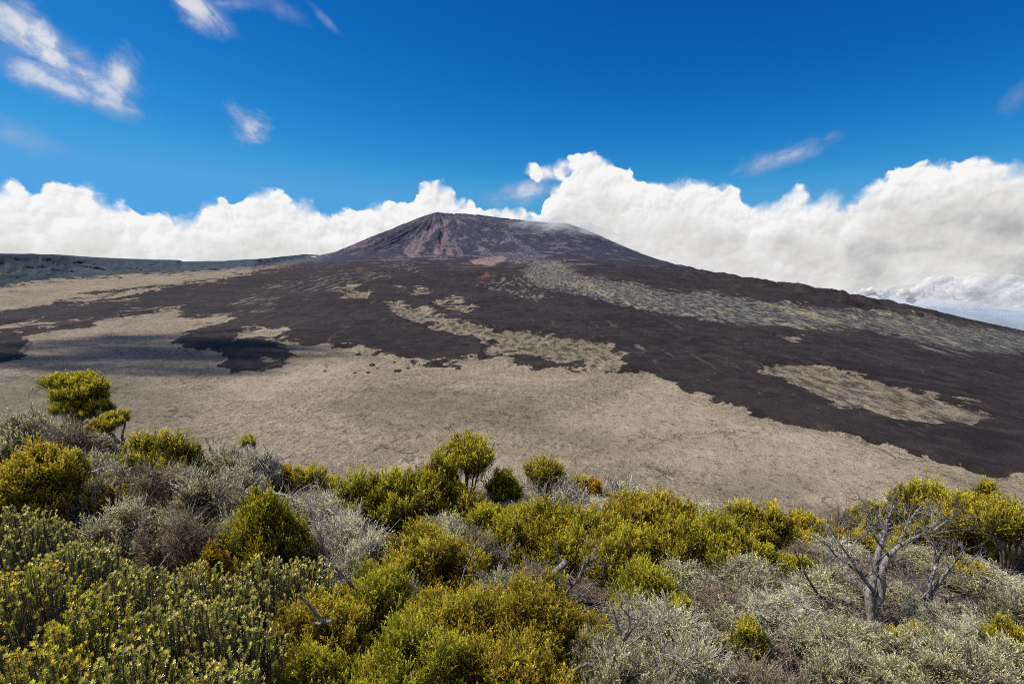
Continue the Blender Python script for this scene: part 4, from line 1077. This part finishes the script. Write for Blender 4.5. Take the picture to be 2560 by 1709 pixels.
deadwood('dead_tree', 4.0, (2184, 1572), [
  ([(2186,1590),(2184,1572),(2182,1539),(2178,1512),(2182,1488),(2190,1450,.05),(2194,1411,.1),(2202,1380,.1),(2208,1349,.15),(2211,1322,.2)],14,5,7),
  ([(2182,1530),(2192,1508),(2206,1488),(2210,1450),(2211,1418),(2219,1391,.1)],10,7,2),
  ([(2219,1391,.1),(2243,1368,.1),(2270,1349,.05),(2305,1333,0),(2344,1317,-.05),(2371,1298,-.1)],6,1.6,12),
  ([(2243,1368,.1),(2266,1317,.2),(2289,1279,.3),(2320,1248,.35)],4,1.2,9),
  ([(2208,1349,.15),(2192,1317,.2),(2165,1290,.25),(2151,1263,.3)],4,1.2,9),
  ([(2211,1322,.2),(2218,1298,.25),(2235,1262,.3)],4.5,1.2,7),
  ([(2205,1365,.12),(2185,1345,0),(2172,1322,-.1)],3.5,1.2,6),
  ([(2184,1478),(2165,1453,-.05),(2142,1426,-.1),(2122,1387,-.1),(2099,1356,-.05),(2083,1333,0),(2064,1306,.05)],5,1.4,12),
  ([(2142,1426,-.1),(2110,1405,-.15),(2080,1388,-.2),(2075,1372,-.2),(2048,1352,-.2),(2030,1335,-.2)],3,1.1,9),
  ([(2186,1500),(2150,1470,.1),(2120,1440,.15),(2095,1425,.2)],3.5,1.2,6),
 ], 'silverwood', 31, 'bare weathered grey dead tree with twisted double trunk at right', 'dead tree', Ltw=.20, lvl=3)
deadwood('dead_shrub', 4.35, (2316, 1517), [
  ([(2314,1535),(2320,1481),(2324,1442),(2340,1407,.1),(2355,1380,.1)],6,1.8,10),
  ([(2318,1510),(2328,1488),(2355,1450),(2379,1418,-.1),(2406,1380,-.1)],5,1.5,12),
  ([(2318,1500),(2305,1485),(2281,1453,.1),(2258,1426,.15),(2239,1399,.2)],4,1.2,8),
  ([(2340,1407,.1),(2336,1365,.1),(2320,1330,.1)],3,1,7),
  ([(2322,1470),(2350,1440,.2),(2390,1420,.3)],3,1,6),
 ], 'silverwood', 32, 'leafless grey shrub with fanned branches between the dead tree and the leaning trunk', 'dead shrub', Ltw=.18, lvl=3)
deadwood('dead_branch', 4.3, (2110, 1523), [([(2116,1535),(2072,1504),(2041,1488),(2021,1457),(2002,1418),(1982,1364)],4,1.2,9)], 'brown', 33, 'long thin dark dead stem arching left of the dead tree', 'dead branch', Ltw=.18)
deadwood('dead_tree', 4.55, (2330, 1512), [([(2318,1520,0),(2370,1512,.1),(2400,1500,.3),(2424,1486,.5),(2458,1470,.7),(2495,1464,.85),(2534,1458,1.),(2600,1440,1.1)],11,6,3),
  ([(2424,1486,.5),(2440,1440,.7),(2452,1390,.9),(2455,1330,1.)],6,3,6),([(2495,1464,.85),(2500,1400,.9),(2480,1330,1.)],5,2.5,6),([(2534,1458,1.),(2560,1390,.9),(2550,1320,.9)],5,2.5,5)],
  'grey', 34, 'thick grey trunk leaning right under the yellow topped shrub at the edge', 'dead tree', Ltw=.2)
deadwood('rotten_log', 3.85, (2300, 1585), [([(2232,1568),(2258,1578),(2290,1586),(2320,1588),(2342,1582),(2352,1566),(2358,1554)],15,7,0),([(2262,1572),(2276,1562),(2292,1566)],10,6,0)],
  'rot', 35, 'rotten orange brown log lying at the foot of the dead tree', 'log', knob=.16, foot=False)
deadwood('fallen_branch', 6.6, (628, 1300), [
  ([(622,1345),(628,1300),(632,1250),(650,1228),(655,1205)],7,6,3),([(640,1240),(605,1226,.1),(575,1212,.1),(552,1205,.1)],3,1,9),([(634,1248),(590,1232),(556,1226)],2.6,.9,8),
  ([(652,1222),(690,1234,-.1),(728,1236,-.15),(744,1262,-.2),(741,1300,-.2),(750,1330,-.2)],3.5,1.8,9),([(690,1234,-.1),(668,1210),(650,1190,.1)],2,.9,6),([(632,1270),(600,1290),(565,1310)],2.4,.9,7)],
  'pale', 36, 'bleached fallen dead branch with white broken end among the left shrubs', 'dead branch', Ltw=.32)
deadwood('stump', 3.95, (926, 1500), [([(927,1600),(925,1500),(921,1440),(925,1400)],9,6.5,1),([(922,1430),(912,1412),(910,1404)],5,4,0)], 'brown', 37, 'short charred upright stump poking out of olive shrub', 'stump', Ltw=.1, lvl=1, knob=.12)
deadwood('dead_branch', 3.7, (890, 1478), [([(930,1560),(890,1478),(872,1455),(855,1440),(836,1414)],5.5,2.6,3),([(872,1455),(850,1448)],2.5,1.2,2)], 'grey', 38, 'crooked grey dead branch left of the charred stump', 'dead branch', Ltw=.12)
deadwood('leaning_log', 4.5, (1368, 1478), [([(1340,1560),(1366,1478),(1388,1432),(1415,1404)],10,8,0)], 'grey', 39, 'leaning grey log with flat broken end below the olive gold shrub', 'log', knob=.08)
deadwood('dead_branch', 4.35, (1412, 1486), [([(1395,1530),(1412,1486),(1448,1442),(1464,1410),(1492,1392)],5,2,7),([(1448,1442),(1458,1412),(1464,1390)],3,1.2,4),([(1430,1465),(1420,1440),(1410,1452)],2.5,1,3)], 'grey', 40, 'dead grey forked branch right of the leaning log', 'dead branch', Ltw=.22)
deadwood('dead_branch', 3.1, (1475, 1645), [([(1390,1720),(1440,1670),(1475,1645),(1502,1668),(1522,1682),(1546,1668),(1556,1630),(1561,1600),(1545,1570),(1532,1522)],6,2.4,4),
  ([(1561,1600),(1574,1560),(1570,1520)],3.5,1.4,4),([(1561,1600),(1588,1566),(1612,1524)],3,1.2,5),([(1478,1642),(1520,1625),(1556,1606)],2.6,2,1)], 'grey', 41, 'curling grey dead branch rising from the silver thicket right of the golden shrubs', 'dead branch', Ltw=.15)
deadwood('dead_branch', 2.75, (1240, 1692), [([(1225,1720),(1246,1680),(1262,1662),(1286,1650)],5,3,0),([(1250,1674),(1262,1682)],3,2,0),([(1256,1668),(1272,1648)],2.5,1.2,0)], 'pale', 42, 'small white forked twig lying on the golden shrubs at the bottom', 'twig', ntw=0, foot=False)
deadwood('dead_branch', 2.9, (800, 1545), [([(746,1486),(772,1510),(790,1532),(808,1552)],3,4.5,2),([(808,1552),(800,1560),(790,1556)],4.5,3,0),([(808,1552),(830,1552)],4,5,0)], 'grey', 43, 'knobbly broken dead branch between leafy spikes and bronze shrub', 'dead branch', Ltw=.08, foot=False)
deadwood('dead_branch', 4.15, (1305, 1495), [([(1310,1530),(1305,1495),(1282,1432),(1254,1358)],2.6,1.2,4),([(1296,1470),(1294,1440),(1290,1410)],1.6,.9,2)], 'pale', 44, 'long straight pale dead stem in the gap left of the leaning log', 'dead branch', Ltw=.1)
deadwood('dead_branch', 4.2, (1160, 1430), [([(1150,1470),(1162,1420),(1180,1385),(1198,1345)],2.6,1.2,6)], 'grey', 45, 'thin dead twig beside the wide yellow gold dome', 'dead branch', Ltw=.15)
deadwood('dead_branch', 7.4, (1850, 1385), [([(1848,1400),(1858,1368),(1868,1340),(1874,1318)],4,1.2,8),([(1850,1390),(1872,1362),(1890,1345)],3,1,7)], 'pale', 46, 'pale dead forked branch in front of the right hand shrub row', 'dead branch', Ltw=.25)
deadwood('dead_shrub', 7.7, (1392, 1280), [([(1396,1290),(1375,1250),(1335,1222),(1315,1214)],3,1,9),([(1394,1285),(1410,1250),(1424,1215)],2.6,1,8),([(1394,1282),(1430,1255),(1445,1240)],2.4,1,7)], 'pale', 47, 'bleached leafless shrub around the stems of the mop headed bush', 'dead shrub', Ltw=.3)
deadwood('dead_shrub', 5.2, (1210, 1450), [([(1215,1470),(1190,1430),(1170,1390)],3,1,10),([(1215,1465),(1240,1420),(1250,1380)],3,1,10),([(1212,1465),(1205,1420),(1210,1370)],2.5,1,9)], 'grey', 48, 'tangle of dead grey twigs in the shaded gap below the central thicket', 'dead shrub', Ltw=.25)
deadwood('dead_branch', 6.9, (260, 1190), [([(200,1185),(240,1178),(285,1165)],3.4,1.6,8),([(225,1180),(262,1192),(290,1182)],2.4,1.,6)], 'pale', 49, 'whitish dead branch lying across the dark hollow below the umbrella trees', 'dead branch', Ltw=.3, foot=False)
deadwood('dead_branch', 4.6, (800, 1345), [([(830,1420),(812,1370),(790,1310),(775,1260)],2.6,1,8),([(815,1380),(835,1330),(842,1290)],2,.9,7),([(812,1375),(800,1330),(808,1290)],2,.9,6)], 'pale', 50, 'slender white dead stems standing in the silver shrub right of the cone bush', 'dead branch', Ltw=.22)

# ------------------------------------------------------------------ litter of dead twigs and low wisps over the soil (nobody could count them)
r = np.random.default_rng(5)
n = 26000
ly = 1.6 + 8.5 * r.random(n) ** .8; lx = (r.random(n) * 2.5 - 1.25) * ly
lz = ground(lx, ly); a = r.uniform(0, 6.28, n); L = r.uniform(.05, .32, n); el = np.abs(r.normal(0, .35, n))
p0 = np.stack([lx, ly, lz + r.uniform(0, .05, n)], -1); d = np.stack([np.cos(a) * np.cos(el), np.sin(a) * np.cos(el), np.sin(el)], -1)
p2 = p0 + d * L[:, None]; p1 = (p0 + p2) / 2 + r.normal(0, .025, (n, 3))
V_, F_ = ribbons(p0, p1, p2, r.uniform(.0018, .005, n), np.full(n, .0012), r, 3, 3)
tag(mesh_obj('twig_litter', V_, F_, BK['twig'], smooth=True), 'grey dead twig litter strewn on the soil between shrubs', 'litter', kind='stuff')

# low scrubby undergrowth on the soil, thicker on the flanks of the spot
r = np.random.default_rng(15)
n = 5200
uy = 1.8 + 9.5 * r.random(n) ** .8; ux = (r.random(n) * 4.4 - 2.2); k = (r.random(n) < np.where(np.abs(ux) < 1.12, .35, 1.)) & (uy < lip(ux * uy) + .4); uy, ux = uy[k], (ux * uy)[k]; n = len(uy)
big_ = np.where(np.abs(ux / uy) > 1.25, 2.2, 1.)
per = 9; hgt_ = r.uniform(.05, .16, n) * big_
P0 = np.repeat(np.stack([ux, uy, ground(ux, uy)], -1), per, 0); J = r.normal(0, 1, (n * per, 3))
Dr = unit(np.array([0, 0, .8]) + J * .5); Dr[:, 2] = np.abs(Dr[:, 2]) * .8 + .1; Dr = unit(Dr)
P0 += np.stack([J[:, 1], J[:, 2], np.zeros(n * per)], -1) * .05 * np.repeat(big_, per)[:, None]
V_, t_ = sprigs(P0, Dr, np.repeat(hgt_, per) * r.uniform(.6, 1.3, n * per), 9, .017, .006, .6, .45, r, .4)
tn = np.clip(.12 + .5 * t_[None] + np.repeat(r.uniform(0, .35, n), per)[:, None], 0, 1)
tag(mesh_obj('low_scrub', V_, quads_of(n * per * 9), LM['sage'], attrs=dict(tone=np.repeat(tn.reshape(-1), 4), rnd=np.repeat(r.random(n * per), 36))), 'low grey green scrub and sprouts covering the soil between shrubs', 'scrub', kind='stuff')

# ------------------------------------------------------------------ drifting cloud high on the left (out of the picture) whose shadow crosses the floor, and the vent's smoke
# ------------------------------------------------------------------ dark hummocks of clinker standing on the pale floor
import bmesh
m, T, b = material('clinker')
g = T.new('ShaderNodeNewGeometry'); n_ = T.noise(g.outputs['Position'], .9, 6, .7)
T.l.new(T.mix(T.mr(n_, .38, .62), (.03, .024, .02), (.13, .105, .085)), b.inputs['Base Color'])
def mound(px_, py_, wpx, hpx, seed, lab):
    r = np.random.default_rng(seed); y = row_to_plane_y(py_); p = pt(px_, py_, y); k = scale_at(px_, py_, y)
    bm = bmesh.new(); bmesh.ops.create_icosphere(bm, subdivisions=4, radius=1.)
    for v in bm.verts:
        c = np.array(v.co[:]); w = 1 + .45 * float(perlin(np.array([c[0] * 1.8 + seed]), np.array([c[1] * 1.8 + c[2] * 2]))[0]) + .3 * float(perlin(np.array([c[0] * 5 + seed]), np.array([c[1] * 5 + c[2] * 6]))[0])
        v.co = (c[0] * w * wpx * .5 * k, c[1] * w * wpx * .5 * k, max(c[2], -.3) * w * hpx * k)
    sv = np.array([v.co[:] for v in bm.verts]) * .72; sf = np.array([[v.index for v in f.verts] for f in bm.faces]); bm.free()
    o = mesh_obj('lava_mound', sv, sf, m); o.location = tuple(p); tag(o, lab, 'lava mound', 'dark hummocks on the pale lava floor')
for j, (a0, b0, w0, h0, lb) in enumerate([
 (931,913,20,7,'dark lava hummock on the pale floor just below the flow edge, largest of the cluster'),
 (921,932,15,5,'dark lava hummock below the largest one, in the same cluster'),
 (944,922,9,4,'small dark lump right of the largest hummock'),
 (887,932,10,4,'small dark lump left of the hummock cluster'),
 (812,928,9,3,'tiny dark lump farthest left on the pale floor'),
 (994,927,26,6,'long low dark hummock right of the cluster'),
 (1020,921,14,5,'dark lump at the right end of the long low hummock'),
 (1145,922,16,5,'lone dark hummock right of the cluster on the pale floor'),
 (985,906,10,4,'dark lump close to the flow edge above the long low hummock')]):
    mound(a0, b0, w0, h0, 60 + j, lb)

def vapour(name, alpha, scale, lo=.35, hi=.65, tint=(.99, .97, .93)):
    """white droplets in air: partly transparent, lit from all sides"""
    m = bpy.data.materials.new(name); m.use_nodes = True; T = NT(m.node_tree); T.n.clear()
    g = T.new('ShaderNodeNewGeometry')
    n = T.noise(g.outputs['Position'], scale, 2, .5)
    al = T.mul(T.mul(T.mr(n, lo, hi), T.attr('fade')), alpha)
    tr = T.new('ShaderNodeBsdfTransparent'); tl = T.new('ShaderNodeBsdfTranslucent'); df = T.new('ShaderNodeBsdfDiffuse')
    tl.inputs[0].default_value = (*tint, 1); df.inputs[0].default_value = (*tint, 1)
    m1 = T.new('ShaderNodeMixShader'); T.l.new(tl.outputs[0], m1.inputs[1]); T.l.new(df.outputs[0], m1.inputs[2])
    m2 = T.new('ShaderNodeMixShader'); T.put(m2.inputs[0], al); T.l.new(tr.outputs[0], m2.inputs[1]); T.l.new(m1.outputs[0], m2.inputs[2])
    o_ = T.new('ShaderNodeOutputMaterial'); T.l.new(m2.outputs[0], o_.inputs[0])
    return m
def puffs(name, items, mat, seed):
    """billowing body of many overlapping thin puffs: items (x,y,z,rx,ry,rz,fade)"""
    r = np.random.default_rng(seed)
    bm = bmesh.new(); bmesh.ops.create_icosphere(bm, subdivisions=3, radius=1.)
    sv = np.array([v.co[:] for v in bm.verts]); sf = np.array([[v.index for v in f.verts] for f in bm.faces]); bm.free()
    Vs, Fs, fd = [], [], []
    for k, (x, y, z, rx, ry, rz, f) in enumerate(items):
        w = 1 + .28 * perlin(sv[:, 0] * 1.7 + k * 3.7, sv[:, 1] * 1.7 + sv[:, 2] * 1.9) + .14 * perlin(sv[:, 0] * 4 + k, sv[:, 2] * 4 + sv[:, 1] * 3)
        Vs.append(np.array([x, y, z]) + sv * w[:, None] * np.array([rx, ry, rz])); Fs.append(sf + k * len(sv)); fd.append(np.full(len(sv), f))
    return mesh_obj(name, np.concatenate(Vs), np.concatenate(Fs), mat, attrs=dict(fade=np.concatenate(fd)), smooth=True)
r = np.random.default_rng(8)
vent = pt(2112, 742, 3640)
it = []
for k in range(80):
    t = r.random() ** 1.7
    R0 = 9 + 150 * t ** .75
    x = vent[0] + 8 + 2100 * t; y = 3660 + 500 * t + r.normal(0, .6) * R0
    z = vent[2] + 6 + 118 * t ** .6 - 105 * t + r.normal(0, .42) * R0
    q = R0 * r.uniform(.35, .8)
    it.append((x, y, z, q * 1.25, q * 1.2, q * .85, float(np.clip(1.15 - .75 * t, .3, 1))))
tag(puffs('smoke_plume', it, vapour('white_smoke', .55, 1 / 90), 1), 'white smoke blowing right from the small vent on the ridge', 'smoke')
it = []
for k in range(70):                              # thin blue haze lying on the slope beyond the ridge
    t = r.random(); q = r.uniform(60, 150)
    it.append((vent[0] + 250 + 2300 * t, 3900 + 700 * r.random(), vent[2] - 60 - 190 * t + r.normal(0, 35), q * 2.2, q * 1.6, q * .5, 1.))
tag(puffs('smoke_haze', it, vapour('thin_haze', .06, 1 / 200, .15, .6, (.90, .95, 1.)), 2), 'thin bluish smoke haze lying low over the slope beyond the ridge', 'haze')
it = []
for k in range(70):
    a = r.normal(0, .42); q = r.uniform(40, 120)
    X_ = 1455 + a * 160; Y_ = np.interp(X_, SKY[:, 0], SKY[:, 1]) + 14 + r.normal(0, 12) + max(0, a) * 14
    p = pt(X_, Y_, 4600 - abs(r.normal(0, 120)))
    it.append((*p, q * 1.7, q, q * .6, 1.))
tag(puffs('mist_veil', it, vapour('thin_mist', .055, 1 / 150, .3, .62), 3), 'thin white mist clinging to the right shoulder of the volcano', 'mist')

HC = 620.
ctr = np.array([-395., 525., -105.]) + TOSUN / TOSUN[2] * HC
nu_, nr_ = 48, 10
V = []
for j in range(nr_):
    th = math.pi * j / (nr_ - 1)
    for i in range(nu_):
        a = 2 * math.pi * i / nu_; k = math.sin(th)
        x = 275 * k * math.cos(a); y = 165 * k * math.sin(a); z = 26 * math.cos(th)
        w = 1 + .18 * math.sin(3 * a + 1) + .12 * math.sin(5 * a)
        V.append(ctr + np.array([x * w, y * w, z]))
V = np.array(V); i = (np.arange(nr_ - 1) * nu_)[:, None]; k = np.arange(nu_)[None]; k2 = (k + 1) % nu_
Fq = np.stack([i + k, i + nu_ + k, i + nu_ + k2, i + k2], -1).reshape(-1, 4)
m = bpy.data.materials.new('cloud_vapour'); m.use_nodes = True; T = NT(m.node_tree); T.n.clear()
g = T.new('ShaderNodeNewGeometry'); pos = g.outputs['Position']; v = T.vadd(pos, tuple(-ctr))
s_ = T.new('ShaderNodeSeparateXYZ'); T.l.new(v, s_.inputs[0])
a = T.mul(s_.outputs[0], 1 / 275.); b_ = T.mul(s_.outputs[1], 1 / 165.)
rr = T.math('SQRT', T.add(T.mul(a, a), T.mul(b_, b_)))
nz = T.noise(T.comb(T.mul(T.add(s_.outputs[0], T.mul(s_.outputs[1], .5)), 1 / 170.), T.mul(s_.outputs[1], 1 / 62.), 3.), 1., 5, .55, .2)
al = T.mul(T.mr(T.add(T.sub(.62, rr), T.mul(T.sub(nz, .46), 3.2)), -.25, .75), .90)
tr = T.new('ShaderNodeBsdfTransparent'); tl = T.new('ShaderNodeBsdfTranslucent'); tl.inputs[0].default_value = (.9, .9, .9, 1)
df = T.new('ShaderNodeBsdfDiffuse'); df.inputs[0].default_value = (.9, .9, .9, 1)
m1 = T.new('ShaderNodeMixShader'); T.l.new(tl.outputs[0], m1.inputs[1]); T.l.new(df.outputs[0], m1.inputs[2])
m2 = T.new('ShaderNodeMixShader'); T.put(m2.inputs[0], al); T.l.new(tr.outputs[0], m2.inputs[1]); T.l.new(m1.outputs[0], m2.inputs[2])
o_ = T.new('ShaderNodeOutputMaterial'); T.l.new(m2.outputs[0], o_.inputs[0])
tag(mesh_obj('cloud', V, Fq, m, smooth=True), 'low drifting white cloud shading the left part of the lava floor', 'cloud')
